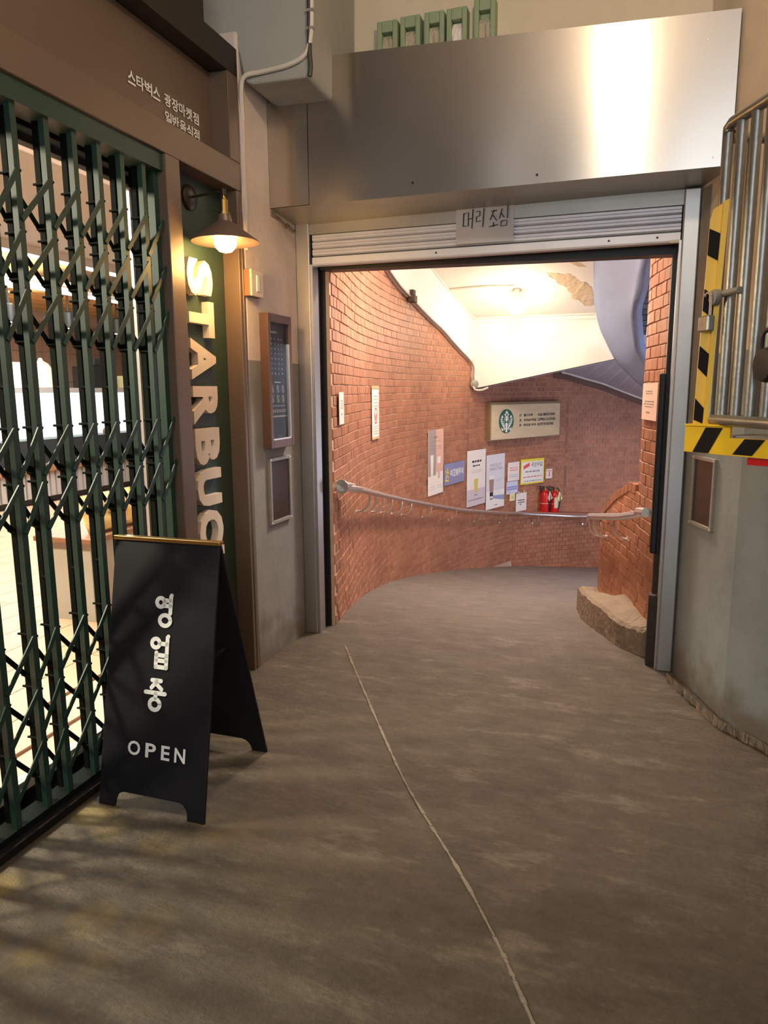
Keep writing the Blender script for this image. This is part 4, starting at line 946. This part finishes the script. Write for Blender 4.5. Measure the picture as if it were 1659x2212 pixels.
# grey brick core seen past the stair
CORE = Path([(-.35, 9.9), (.1, 9.75), (.5, 9.75), (1.0, 9.9)])
BMG = BM.copy(); BMG.materials[0] = M['brick_grey']
wc = struct(backing('wall_stair_core', CORE, 1, 0, CORE.L, 1.95, 4.2, .15, m='blackstripe', n=12))
brickwork('bricks', CORE, 1, .05, CORE.L-.1, lambda u: 1.96, lambda u: 4.0, lambda u, z: 0, wc, 60, seen, BMG, 'brick_grey')
# closing walls of the stairwell, out of sight
mb = MB(); mb.box(2.5, 2.6, 5.5, 12.6, -1.6, 5); struct(mb.build('wall_stairwell', 'white_paint'))

# ---------------- handrails
RZ = [(0, .90), (.65, .79), (1.51, .644), (2.42, .475), (3.23, .313), (4.2, .112), (4.88, -.031), (5.9, -.207), (6.86, -.34), (7.44, -.40), (8.24, -.46), (9.2, -.49), (12, -.7)]
def railz(u): return interp(RZ, u)
def rail_pt(u, off=.115): p, t, n = OUT.at(u); q = p+n*(off+ledge_off(u)); return Vector((q.x, q.y, railz(u)))
hr = thing('handrail', (-2.0, 7.0, -.55), 'long stainless handrail following the left brick wall down the ramp', 'handrail')
us = [OUT.near(-1.76, 4.42)+i*.15 for i in range(60)]; us = [u for u in us if u < uE-1.2]
pts = [Vector((-1.66, 4.16, .90))]+[rail_pt(u) for u in us]
mb = MB(); mb.tube(pts, .024, 12); mb.build('rail', 'stainless', hr, smooth=True)
mb = MB(); mb.tube([(-1.655, 4.15, .903), (-1.66, 4.25, .895), (-1.68, 4.42, .868)], [.030, .029, .026], 14); mb.lathe((-1.655, 4.15, .905), [(.045, 0), (.045, .012), (.03, .016)], 18, axis=(0, 1, 0)); mb.build('end_fitting', 'stainless', hr, smooth=True)
def jbracket(top, wallp, parent):
    """J-shaped bracket from the rail's underside to a flange on the wall"""
    t = Vector(top); w = Vector((wallp[0], wallp[1], t.z-.15)); mid = Vector((t.x, t.y, t.z-.10))
    mb = MB(); P_ = [t-Vector((0, 0, .015)), t-Vector((0, 0, .05))]
    for k in range(1, 6):
        a = PI/2*k/5; P_.append(t+Vector((0, 0, -.05))+(w-Vector((t.x, t.y, w.z)))*(1-math.cos(a))*.8+Vector((0, 0, -.10))*math.sin(a))
    P_.append(w); mb.tube(P_, .011, 8)
    ax = (Vector((t.x, t.y, 0))-Vector((w.x, w.y, 0))).normalized(); mb.lathe(w, [(.026, -.004), (.026, .008), (.012, .012)], 14, axis=ax); return mb.build('bracket', 'stainless', parent, smooth=True)
for x, y in ((-1.90, 5.03), (-1.99, 5.45), (-2.06, 5.85), (-2.115, 6.27), (-2.16, 6.75), (-2.176, 7.134), (-2.136, 7.867), (-2.02, 8.661), (-1.841, 9.404), (-1.595, 10.1), (-1.258, 10.748), (-.616, 11.461)):
    u = OUT.near(x, y); p, t, n = OUT.at(u); jbracket(rail_pt(u), p+n*ledge_off(u), hr)
hr2 = thing('handrail', (0, 5.0, -.1), 'short stainless handrail curling round the right brick wall', 'handrail')
def rp2(u, z, off=.09): p, t, n = INN.at(u); q = p-n*off; return Vector((q.x, q.y, z))
rt_ = [(INN.near(.24, 4.1), .835), (INN.near(.2, 4.3), .79), (INN.near(.11, 4.75), .695), (INN.near(0, 5.2), .615), (INN.near(-.09, 5.6), .545), (INN.near(-.1, 6.0), .47), (INN.near(.02, 6.5), .37), (INN.near(.35, 7.), .25)]
us = [rt_[0][0]+i*.1 for i in range(36)]
mb = MB(); mb.tube([rp2(u, interp(rt_, u)) for u in us if u < rt_[-1][0]], .024, 12); mb.build('rail', 'stainless', hr2, smooth=True)
mb = MB(); u = rt_[0][0]; mb.tube([rp2(u-.02, .838), rp2(u+.16, .812)], .027, 12); mb.build('end_fitting', 'stainless', hr2, smooth=True)
for x, y in ((.08, 4.88), (-.05, 5.42), (-.10, 5.78), (-.085, 6.1)):
    u = INN.near(x, y); p, t, n = INN.at(u); jbracket(rp2(u, interp(rt_, u)), p, hr2)
# ---------------- ceiling lamp, conduits
t = thing('ceiling_lamp', (-1.20, 8.50, 2.40), 'lit round glass globe lamp on the white ceiling over the ramp', 'lamp')
mb = MB(); mb.lathe((-1.21, 8.62, 2.50), [(.07, 0), (.075, .05), (.04, .09), (.03, .15)], 20); mb.build('holder', 'white_paint', t, smooth=True)
mb = MB(); mb.lathe((-1.21, 8.62, 2.36), [(.004, 0), (.05, .008), (.09, .035), (.11, .08), (.105, .12), (.075, .16)], 24); mb.build('globe', 'globe', t, smooth=True)
pl = bpy.data.lights.new('entry_lamp_glow', 'POINT'); pl.energy = 160; pl.color = (1, .80, .60); pl.shadow_soft_size = .12
po = bpy.data.objects.new('entry_lamp_glow', pl); COL.objects.link(po); po.location = (-.75, 5.3, 3.35)
pl = bpy.data.lights.new('globe_glow', 'POINT'); pl.energy = 36; pl.color = (1, .80, .58); pl.shadow_soft_size = .13
po = bpy.data.objects.new('globe_glow', pl); COL.objects.link(po); po.location = (-1.21, 8.5, 2.25)
cable('conduit', [(-2.05, 8.30, 2.24), (-2.06, 8.36, 2.45), (-2.06, 8.48, 2.63), (-2.02, 8.53, 2.66), (-1.6, 8.50, 2.675), (-1.22, 8.52, 2.665)], .010, 'cable_white', 'thin white conduit bending over the ramp ceiling to the globe lamp')
e_ = [OUT.near(-2.14, 6.4)+i*.16 for i in range(20)]; e_ = [u for u in e_ if u < OUT.near(-1.88, 9.25)]
cable('cable', [Vector((OUT.at(u)[0].x+OUT.at(u)[2].x*.05, OUT.at(u)[0].y+OUT.at(u)[2].y*.05, topz(u)+.005)) for u in e_]+[(-1.835, 9.26, 1.80), (-1.832, 9.27, 1.66), (-1.822, 9.285, 1.60)], .012, 'cable', 'grey cable running down the edge between brick and white band')
mb = MB(); mb.lathe((-1.835, 9.30, 1.575), [(.055, 0), (.055, .045), (.045, .05)], 20, axis=(.35, -.94, 0)); o = mb.build('junction_box', 'pipe_paint', smooth=True); tag(o, 'round grey junction box at the lower corner of the white beam', 'junction box')
cable('cable', [(-1.83, 9.24, 1.545), (-1.80, 9.24, 1.505), (-1.72, 9.25, 1.50), (-1.64, 9.25, 1.53)], .012, 'cable_white', 'short white cable loop beside the round grey junction box')
p, t_, n = OUT.at(OUT.near(-2.171, 7.386)); mb = MB(); q = p+n*.05
mb.box(q.x-.03, q.x+.05, q.y-.05, q.y+.05, 2.40, 2.47); mb.box(q.x-.02, q.x+.03, q.y-.02, q.y+.06, 2.47, 2.53); o = mb.build('junction_box', 'rust', bevel=.008); tag(o, 'small rusty junction box with torn tape on the slanted cable', 'junction box')

# ================================================================ notices on the brick walls
def notice(name, A, B, z0, z1, m, label, cat='poster', path=OUT, side=1, off=.014, th=.004):
    """flat sheet between two plan points of the wall; returns thing-sheet and its frame (u, v in 0..1)"""
    A = Vector((*A, 0)); B = Vector((*B, 0)); d = (B-A).normalized(); n = Vector((d.y, -d.x, 0))*side
    # clear the bulge of the wall along the chord
    mx = 0
    for i in range(9):
        c = A.lerp(B, i/8); u = path.near(c.x, c.y); p = path.at(u)[0]; mx = max(mx, (Vector((p.x, p.y, 0))-c).dot(n))
    o = A+n*(off+mx)+Vector((0, 0, z0)); fr = planeframe(o, B-A, (0, 0, z1-z0), n)
    mb = MB(); mb.poly([fr(0, 0), fr(1, 0), fr(1, 1), fr(0, 1)], n*th); ob = mb.build(name, m, fix=True); tag(ob, label, cat)
    return ob, (lambda a, b, dd=0: fr(a, b, th+dd))
def rects(parent, fr, name, m, rs, d0=.0006, d1=.0014):
    mb = MB()
    for a, b, c, d in rs: mb.poly([fr(a, c, d0), fr(b, c, d0), fr(b, d, d0), fr(a, d, d0)], fr(0, 0, d1)-fr(0, 0, d0))
    return mb.build(name, m, parent, fix=True)
def words(parent, fr, name, m, rows, bold=.0, d=.0016):
    mb = MB()
    for s, a, b, c, e in rows:
        if name == 'letter':
            for i, ch in enumerate(s):
                mb = MB(); w = (b-a)/len(s); text(mb, ch, fr, a+w*(i+.06), a+w*(i+.94), c, e, d-.0004, d, bold=bold); mb.build('letter', m, parent)
        else: text(mb, s, fr, a, b, c, e, d-.0004, d, bold=bold)
    return None if name == 'letter' else stuff(mb.build(name, m, parent))
def lines(rnd, a, b, v0, v1, n, h=.5):
    out = []; step = (v1-v0)/n
    for k in range(n):
        u = a+rnd.uniform(0, .08); v = v0+step*k
        while u < b-.04: w = rnd.uniform(.05, .14); out.append((u, min(u+w, b), v, v+step*h)); u += w+.035
    return out
R_ = random.Random(9)
o, f = notice('notice', (-1.735, 4.28), (-1.775, 4.46), 1.285, 1.492, 'paper', 'small white paper notice nearest the doorway on the left brick wall', 'notice')
stuff(rects(o, f, 'print', 'inkgrey', lines(R_, .2, .8, .5, .8, 4, .25)+[(.35, .6, .3, .34)]))
o, f = notice('notice', (-2.061, 5.87), (-2.106, 6.186), 1.075, 1.543, 'paper', 'tall white notice with tape at top and bottom on the left brick wall', 'notice')
tp_ = mat('yellowed_tape', (.62, .43, .22), .5, 0, .1); rects(o, f, 'tape', tp_, [(.02, .98, .94, 1.0)], .001, .003); rects(o, f, 'tape', tp_, [(-.02, 1.0, .0, .045)], .001, .003)
mb = MB(); stroke(ellipse(.5, .44, .22, .14, 20), .03, f, .0006, .0014, mb, 4, closed=True); stroke([(.36, .46), (.5, .36), (.64, .46)], .06, f, .0006, .0014, mb, 4); mb.build('emblem', 'inkred', o)
stuff(rects(o, f, 'print', 'inkgrey', lines(R_, .15, .85, .1, .28, 4, .2)+lines(R_, .15, .85, .62, .86, 4, .2)))
# tall drink banner
def cup(o, fr, name, m, u, v0, v1, w, parts):
    for nm, mm, a, b in parts:
        mb = MB(); va, vb = v0+(v1-v0)*a, v0+(v1-v0)*b
        def ww(t): return w*(.55+.45*t)
        mb.poly([fr(u-ww(a), va, .0012), fr(u+ww(a), va, .0012), fr(u+ww(b), vb, .0012), fr(u-ww(b), vb, .0012)], fr(0, 0, .0008)-fr(0, 0, 0)); mb.build(nm, mm, o, fix=True)
o, f = notice('poster', (-2.121, 8.007), (-2.054, 8.476), .270, 1.043, 'paper', 'narrow peach and grey poster showing two milk drinks, above the left handrail')
rects(o, f, 'backdrop', 'poster_grey', [(0, .5, .30, 1)]); rects(o, f, 'backdrop', 'poster_peach', [(.5, 1, .34, 1)])
cup(o, f, 'c', '', .24, .24, .62, .10, [('printed_glass', 'paper', 0, .7), ('printed_foam', 'white', .7, 1)]); cup(o, f, 'c', '', .70, .24, .58, .11, [('printed_glass', 'poster_peach', 0, .7), ('printed_foam', 'white', .7, 1)])
stuff(rects(o, f, 'print', 'ink', [(.4, .62, .87, .9)])); stuff(rects(o, f, 'print', 'white', [(.25, .75, .81, .83)]))
stuff(rects(o, f, 'print', 'inkgrey', lines(R_, .2, .85, .70, .77, 2, .4)+lines(R_, .1, .45, .09, .16, 2, .15)+lines(R_, .6, .95, .09, .16, 2, .15)))
# slippery warning plate
o, f = notice('warning_plate', (-2.048, 8.512), (-1.922, 9.105), .335, .604, 'slip', 'grey blue slippery floor warning plate with white letters between two posters', 'sign')
words(o, f, 'letter', 'white', [('미끄럼주의', .28, .95, .36, .68)], .03)
mb = MB(); q = lambda a, b, d=0: f(.02+a*.22, .25+b*.5, d)
for s in ([(.55, .75), (.45, .45), (.75, .2)], [(.45, .45), (.25, .1)], [(.5, .6), (.85, .65)], [(.5, .65), (.2, .8)], [(.15, -.05), (.85, -.1)]): stroke(s, .15, q, .0008, .0018, mb, 5)
stroke(ellipse(.62, .95, .09, .09, 10), .12, q, .0008, .0018, mb, 4, closed=True); mb.build('slipping_figure', 'slip_yellow', o)
# tall beer poster
o, f = notice('poster', (-1.901, 9.187), (-1.749, 9.69), -.035, .711, 'paper', 'white poster with a slim glass of yellow drink on a lilac base')
rects(o, f, 'backdrop', 'poster_lilac', [(0, 1, 0, .30)])
cup(o, f, 'c', '', .48, .18, .58, .13, [('printed_stem', 'inkgrey', 0, .06), ('printed_drink', 'beer', .14, .76), ('printed_foam', 'paper', .76, 1)])
stuff(rects(o, f, 'print', 'ink', lines(R_, .22, .76, .78, .84, 1, .6)+lines(R_, .28, .74, .71, .75, 1, .6))); stuff(rects(o, f, 'print', 'inkgrey', lines(R_, .2, .8, .60, .66, 2, .2)+lines(R_, .05, .95, .10, .14, 1, .5)))
o, f = notice('poster', (-1.738, 9.71), (-1.561, 10.179), -.145, .615, mat('cool_paper', (.70, .70, .76), .7, 0, .03), 'cool white poster with a tall dark layered drink and blue grey shadow')
rects(o, f, 'backdrop', 'white', [(0, 1, 0, .33)]); mb = MB(); mb.poly([f(.36, .19, .0012), f(1, .12, .0012), f(1, .22, .0012), f(.36, .245, .0012)], f(0, 0, .0006)-f(0, 0, 0)); mb.build('printed_shadow', 'poster_blue', o, fix=True)
cup(o, f, 'c', '', .28, .17, .62, .14, [('printed_base', 'inkgrey', 0, .08), ('printed_coffee', 'ink', .14, .30), ('printed_drink', 'coffee', .30, .84), ('printed_foam', 'white', .84, 1)])
words(o, f, 'lettering', 'inkgrey', [('MADE OF', .2, .8, .78, .83), ('PERFECTION', .18, .84, .705, .76)]); stuff(rects(o, f, 'print', 'ink', [(.4, .62, .05, .065)])); stuff(rects(o, f, 'print', 'inkgrey', lines(R_, .5, .85, .50, .56, 2, .2)))
# sheets left of the extinguishers
o, f = notice('notice', (-1.527, 10.257), (-1.397, 10.517), .195, .466, 'paper', 'small white notice with red print left of the yellow framed sign', 'notice')
stuff(rects(o, f, 'print', 'inkred', lines(R_, .15, .85, .55, .8, 2, .35))); stuff(rects(o, f, 'print', 'inkblue', lines(R_, .1, .9, .2, .4, 2, .25)))
o, f = notice('notice', (-1.535, 10.23), (-1.41, 10.49), .008, .188, mat('pale_blue_paper', (.62, .67, .82), .7, 0, .03), 'small white and blue notice under the red printed one', 'notice')
stuff(rects(o, f, 'print', 'inkblue', lines(R_, .06, .94, .3, .66, 2, .75)+[(.1, .4, .12, .16)]))
o, f = notice('notice', (-1.499, 10.316), (-1.44, 10.437), -.10, .006, 'lemon', 'little lemon yellow paper slip under the blue notice', 'notice')
stuff(rects(o, f, 'print', 'inkgrey', lines(R_, .2, .8, .3, .8, 3, .3)))
o, f = notice('notice', (-1.425, 10.46), (-1.30, 10.68), -.275, -.005, 'paper', 'white handwritten paper taped left of the fire extinguishers', 'notice')
stuff(rects(o, f, 'print', 'ink', lines(R_, .15, .85, .45, .7, 2, .45)+[(.35, .5, .35, .39)])); rects(o, f, 'tape', 'cream', [(.18, .3, .96, 1.12)], .0006, .0014); rects(o, f, 'tape', 'cream', [(.68, .8, .96, 1.12)], .0006, .0014)
o, f = notice('framed_notice', (-1.381, 10.546), (-1.094, 10.978), .115, .488, 'yellow_board', 'white sign board with a bright yellow border above the fire extinguishers', 'sign', th=.014)
rects(o, f, 'panel', 'white', [(.03, .955, .06, .9)], .0004, .0014)
mb = MB(); mb.poly([f(.10, .60, .0016), f(.36, .72, .0016), f(.36, .86, .0016), f(.10, .74, .0016)][::1], f(0, 0, .0006)-f(0, 0, 0)); mb.build('red_flash', 'inkred', o, fix=True)
words(o, f, 'letter', 'ink', [('국산수입', .42, .92, .68, .86)], .01, .0022); stuff(rects(o, f, 'print', 'inkgrey', lines(R_, .18, .82, .47, .55, 1, .7)+lines(R_, .08, .9, .1, .17, 1, .6), .0016, .0022)); stuff(rects(o, f, 'print', 'inkred', lines(R_, .08, .9, .27, .33, 1, .6), .0016, .0022))
o, f = notice('location_sign', (-1.063, 11.018), (-.984, 11.112), .165, .31, 'paper', 'small white and red fire equipment sign above the extinguishers', 'sign', th=.02)
rects(o, f, 'print', 'inkred', [(.05, .95, .78, .84), (.42, .58, .2, .74)])
# paper on the near right wall
o, f = notice('notice', (.2065, 4.262), (.139, 4.60), 1.322, 1.532, 'pinkpaper', 'printed paper notice on the near right brick wall by the frame', 'notice', path=INU, side=-1)
fm = lambda a, b, d=0: f(1-a, b, d)
stuff(rects(o, fm, 'print', 'inkgrey', lines(R_, .2, .7, .72, .84, 2, .3)+lines(R_, .12, .8, .36, .58, 3, .25)+[(.3, .55, .2, .23)]))
# big wooden direction sign with the round green emblem
A, B = Vector((-1.744, 9.706, 0)), Vector((-.934, 11.169, 0)); d = (B-A).normalized(); n = Vector((d.y, -d.x, 0)); mx = max((Vector((*OUT.at(OUT.near(*A.lerp(B, i/8).xy))[0], 0))-A.lerp(B, i/8)).dot(n) for i in range(9))
sg = thing('direction_sign', A.lerp(B, .5)+Vector((0, 0, .80)), 'pale wooden sign board with green round emblem and dark lettering on the far brick wall', 'sign')
Wd = (B-A).length; fr = planeframe(A+n*(.03+max(mx, 0))+Vector((0, 0, .815)), d*Wd, (0, 0, .515), n); fr0 = fr
mb = MB(); mb.poly([fr(0, 0, -.03), fr(1, 0, -.03), fr(1, 1, -.03), fr(0, 1, -.03)], n*.07); mb.build('case', 'sign_edge', sg, fix=True)
mb = MB(); mb.poly([fr(.015, .02, .04), fr(.985, .02, .04), fr(.985, .94, .04), fr(.015, .94, .04)], n*.01); bd = mb.build('face', 'sign_wood', sg, fix=True)
f = lambda a, b, dd=0: fr0(a, b, .05+dd)
mb = MB(); mb.poly([f(*p, .001) for p in ellipse(.205, .50, .0965, .32, 36)], n*.006); em = mb.build('emblem', 'logo_green', sg, fix=True)
mb = MB(); e = lambda a, b, dd=0: f(.205+a*.0965, .50+b*.32, dd+.007)
def es(pts, w): stroke(pts, w, e, .0004, .0016, mb, 6)
def ef(pts): mb.poly([e(*p, .0004) for p in pts], n*.0012)
ef([(0, .92), (.07, .76), (.20, .80), (.14, .66), (.0, .60), (-.14, .66), (-.20, .80), (-.07, .76)])          # star of the crown
for s in (-1, 1):
    ef([(s*.12, .62), (s*.34, .60), (s*.26, .46), (s*.10, .48)])
    ef([(s*.56, .52), (s*.74, .36), (s*.62, .22), (s*.46, .28)])
    for k in range(6):
        y = .16-.15*k; r = .80-.015*k*k*1.2; es([(s*(r-.26), y-.06), (s*(r-.08), y), (s*r, y+.07)], .075)
    ef([(s*.52, -.62), (s*.70, -.50), (s*.66, -.74), (s*.46, -.80)])
    es([(s*.15, .40), (s*.30, .18), (s*.36, -.10), (s*.34, -.45), (s*.42, -.72)], .05)
ef(ellipse(0, .16, .15, .20, 18)); ef([(-.16, .44), (.16, .44), (.11, .36), (-.11, .36)])
ef([(-.10, -.12), (.10, -.12), (.13, -.36), (.08, -.6), (.12, -.92), (-.12, -.92), (-.08, -.6), (-.13, -.36)])
for s in (-1, 1): es([(s*.22, -.2), (s*.24, -.5), (s*.28, -.78)], .04)
mb.build('figure', 'white', em)
mb = MB()
for s, a, b in ((-.055, .20, .025), (.055, .20, .025)): pass
for r, (fl_, ko_, en, x1) in enumerate((('1F', '콜드브루', 'COLD BREW STAND', .905), ('2F', '커피&칵테일', 'COFFEE & COCKTAILS', .915), ('3F', '루프탑 좌석', 'ROOFTOP SEATING', .885))):
    v = .60-.135*r; h = .075
    text(mb, fl_, f, .385, .415, v, v+h, .0006, .002, bold=.03); text(mb, ko_, f, .445, (.575, .625, .62)[r], v, v+h, .0006, .002, bold=.03); text(mb, en, f, .645, x1, v, v+h, .0006, .002, bold=.03)
stuff(mb.build('lettering', 'ink', bd))
# ---------------- two fire extinguishers on the ledge
def extinguisher(x, y, lean, label):
    u = OUT.near(x, y); p, t, n = OUT.at(u); q = p+n*(ledge_off(u)*.5+.005); z = lz(u); o = Vector((q.x, q.y, z))
    ex_ = thing('fire_extinguisher', o, label, 'fire extinguisher')
    mb = MB(); mb.lathe(o, [(.055, 0), (.064, .006), (.066, .02), (.066, .25), (.060, .285), (.040, .315), (.022, .33), (.02, .345)], 22); mb.build('body', 'red', ex_, smooth=True)
    mb = MB(); mb.lathe(o+Vector((0, 0, .335)), [(.022, 0), (.022, .03), (.014, .034), (.014, .05)], 14); mb.build('valve', 'brass', ex_, smooth=True)
    T = Vector((t.x, t.y, 0)); N3 = Vector((n.x, n.y, 0))
    mb = MB(); mb.bar(o+Vector((0, 0, .375)), o+Vector((0, 0, .40))-T*.12, .02, .012, N3); mb.bar(o+Vector((0, 0, .36)), o+Vector((0, 0, .35))-T*.11, .02, .01, N3); mb.build('handle', 'black', ex_)
    mb = MB(); mb.tube(catmull([o+Vector((0, 0, .37)), o+N3*.04+T*.035+Vector((0, 0, .36)), o+N3*.068+T*.05+Vector((0, 0, .26)), o+N3*.07+T*.04+Vector((0, 0, .12)), o+N3*.07+T*.02+Vector((0, 0, .05))], 6), .009, 8); mb.build('hose', 'black', ex_, smooth=True)
    mb = MB()
    for k in range(9):
        a0 = -.75+k*.17; a1 = a0+.17; r = .0668
        def pp_(a, h): return o+(N3*math.cos(a)+T*math.sin(a))*r+Vector((0, 0, h))
        mb.quad(pp_(a0, .07), pp_(a1, .07), pp_(a1, .235), pp_(a0, .235))
    if lean: mb.build('label_sheet', 'cream', ex_)
    mb = MB(); mb.poly([o+N3*.072+T*.03+Vector((0, 0, .33)), o+N3*.072+T*.10+Vector((0, 0, .21)), o+N3*.072+T*.03+Vector((0, 0, .17)), o+N3*.072-T*.01+Vector((0, 0, .22))], N3*.002); mb.build('tag', 'lemon' if lean else 'cream', ex_, fix=True)
    mb = MB(); mb.lathe(o+Vector((0, 0, .13)), [(.0668, 0), (.0672, .004), (.0668, .008)], 22); mb.build('band', 'cream', ex_)
extinguisher(-1.10, 10.975, 0, 'red fire extinguisher on the brick ledge, the nearer left one of two')
extinguisher(-.965, 11.115, 1, 'red fire extinguisher on the brick ledge, the right one half behind')

# ================================================================ pipe cage and yellow angle, right
cg = thing('pipe_cage', (.50, 2.05, 1.40), 'galvanised steel pipe cage with a hasp jutting from the right wall', 'cage')
C0 = Vector((.232, 2.182, 0)); D = Vector((.067, -.153, 0)).normalized(); E_ = Vector((.93, .36, 0)).normalized()
zt, zb_ = 2.165, 1.405
def cpipe(name, pts, r, m='pipe'): mb = MB(); mb.tube(pts, r, 14); return mb.build(name, m, cg, smooth=True)
V = lambda p, z: Vector((p.x, p.y, z))
SP = .0625
for k in range(9): q = C0+D*(SP*k); cpipe('bar', [V(q, zb_), V(q, zt)], .0138)
B0 = C0+E_*.055+D*.02
for k in range(10): q = B0+E_*(.062*k); cpipe('rear_bar', [V(q, zb_), V(q, zt-.03)], .012)
cpipe('top_rail', [V(C0+D*.008, zt-.012), V(C0, zt+.003), V(C0+D*.02, zt+.012), V(C0+D*.56, zt+.012)], .0145)
cpipe('rear_top_rail', [V(C0+E_*.01, zt-.02), V(B0+E_*.66, zt-.02)], .0135)
cpipe('side_rail', [V(C0+D*.55, zt), V(C0+D*.55+E_*.75, zt)], .0135)
cpipe('bottom_rail', [V(C0+D*.06-E_*.02, zb_+.012), V(C0+D*.56-E_*.02, zb_+.012)], .0145)
cpipe('rear_bottom_rail', [V(C0, zb_+.01), V(B0+E_*.66, zb_+.01)], .012)
cpipe('side_rail', [V(C0+D*.55, zb_+.01), V(C0+D*.55+E_*.75, zb_+.01)], .0135)
# hasp bar and padlocks
hz = 1.725
mb = MB(); mb.tube([V(C0+D*.02-E_*.018, hz+.02), V(C0+D*.135-E_*.018, hz+.02)], .0085, 10); mb.build('hasp_bar', 'pipe_paint', cg, smooth=True)
mb = MB(); q = C0+D*.045-E_*.03; mb.lathe(V(q, hz+.012), [(.02, -.008), (.022, 0), (.02, .008)], 16, axis=E_); mb.build('hasp_eye', 'pipe_paint', cg, smooth=True)
t = thing('padlock', V(C0+D*.035-E_*.04, hz-.07), 'grey steel padlock with a long shackle hanging from the cage hasp', 'padlock')
q = C0+D*.03-E_*.042
mb = MB(); arc = [V(q-D*.017, hz-.035)]+[V(q-D*.017*math.cos(PI*k/8), hz+.008+.018*math.sin(PI*k/8)) for k in range(9)]+[V(q+D*.017, hz-.035)]; mb.tube(arc, .0038, 8); mb.build('shackle', 'stainless', t, smooth=True)
mb = MB(); mb.obox(V(q-D*.025-E_*.010, hz-.075), D*.05, E_*.02, Vector((0, 0, .042))); mb.build('body', 'pipe', t, bevel=.004)
t = thing('padlock', V(C0+D*.165, 1.52), 'round black padlock hooked inside the pipe cage', 'padlock')
q = C0+D*.262-E_*.012
mb = MB(); mb.lathe(V(q, 1.555), [(.02, -.016), (.038, -.014), (.042, 0), (.038, .014), (.02, .016)], 22, axis=-E_); mb.build('body', 'black', t, smooth=True)
mb = MB(); mb.tube([V(q-D*.026, 1.575)]+[V(q-D*.026*math.cos(PI*k/8), 1.61+.028*math.sin(PI*k/8)) for k in range(9)]+[V(q+D*.026, 1.575)], .006, 8); mb.build('shackle', 'black', t, smooth=True)
# yellow and black guard angle: upright leg and lower ledge
ya = thing('guard_angle', (.2, 2.15, 1.32), 'yellow steel guard angle with black diagonal stripes around the cage', 'guard')
Pu = [Vector((.155, 2.195, 1.41)), Vector((.206, 2.180, 1.41)), Vector((.238, 2.180, 1.99)), Vector((.216, 2.185, 1.975)), Vector((.2095, 2.187, 1.95))]
def striped(front, nrm, stripes, name):
    mb = MB(); mb.poly(front, nrm); o = mb.build(name, 'yellow', ya, fix=True); return o
P0, P1, P2, P3 = Vector((.1898, 2.150, 1.404)), Vector((.2156, 2.150, 1.404)), Vector((.2300, 2.150, 1.979)), Vector((.1998, 2.150, 1.960))
o = striped([P0, P1, P2, P2.lerp(P3, .8), P3-Vector((0, 0, .02))], Vector((0, .012, 0)), None, 'upright_plate')
fu = lambda u, v, d=0: P0.lerp(P3, v).lerp(P1.lerp(P2, v), u)-Vector((0, d, 0))
for v0, v1 in ((.83, .655), (.625, .47), (.38, .225), (.13, .0)):
    pass
for va, vb in ((.92, .80), (.645, .543), (.379, .272), (.126, .02)):
    mb = MB(); dl = .055; pts = [fu(0, va, .001), fu(.985, max(va-dl, 0), .001), fu(.985, max(vb-dl, 0.0), .001), fu(0, max(vb, 0), .001)]
    mb.poly(pts, (0, .0006, 0)); mb.build('stripe', 'blackstripe', o, fix=True)
mb = MB(); mb.poly([P1+Vector((-.002, -.012, 0)), P1+Vector((.0115, -.012, 0)), P2+Vector((.0115, -.012, .006)), P2+Vector((-.002, -.012, 0))], (0, .03, 0)); mb.build('upright_flange', 'yellow', ya, fix=True)
L0, LD = Vector((.1697, 2.135, 1.325)), Vector((.188, -.122, 0)).normalized()
LN = Vector((LD.y, -LD.x, 0))*1
fl_ = lambda s, z, d=0: L0+LD*s+Vector((0, 0, z))+LN*d
mb = MB(); mb.poly([fl_(0, .004), fl_(.30, -.004), fl_(.30, .046), fl_(.124, .046), fl_(.124, .077), fl_(0, .076)], -LN*.01); lo_ = mb.build('lower_plate', 'yellow', ya, fix=True)
for a, b, c, e in ((.025, .069, .058, .104), (.134, .184, .163, .214)):
    top = .072 if a < .06 else .0455; mb = MB(); mb.poly([fl_(a, .004, .0006), fl_(b, .003, .0006), fl_(e, top, .0006), fl_(c, top, .0006)], LN*.0006); mb.build('stripe', 'blackstripe', lo_, fix=True)
mb = MB(); mb.poly([fl_(0, .075, .005), fl_(.124, .076, .005), fl_(.124, .076, -.035), fl_(0, .075, -.035)], (0, 0, .005)); mb.build('lower_flange', 'yellow', ya, fix=True)
mb = MB(); mb.poly([fl_(.126, .047, -.01), fl_(.30, .047, -.01), fl_(.30, .047, -.12), fl_(.126, .047, -.12)], (0, 0, .006)); mb.build('shelf', 'pipe_paint', ya, fix=True)
mb = MB(); mb.poly([fl_(.168, -.022, -.012), fl_(.30, -.022, -.012), fl_(.30, -.004, -.012), fl_(.168, -.004, -.012)], -LN*.02); mb.build('red_strip', 'red', ya, fix=True)
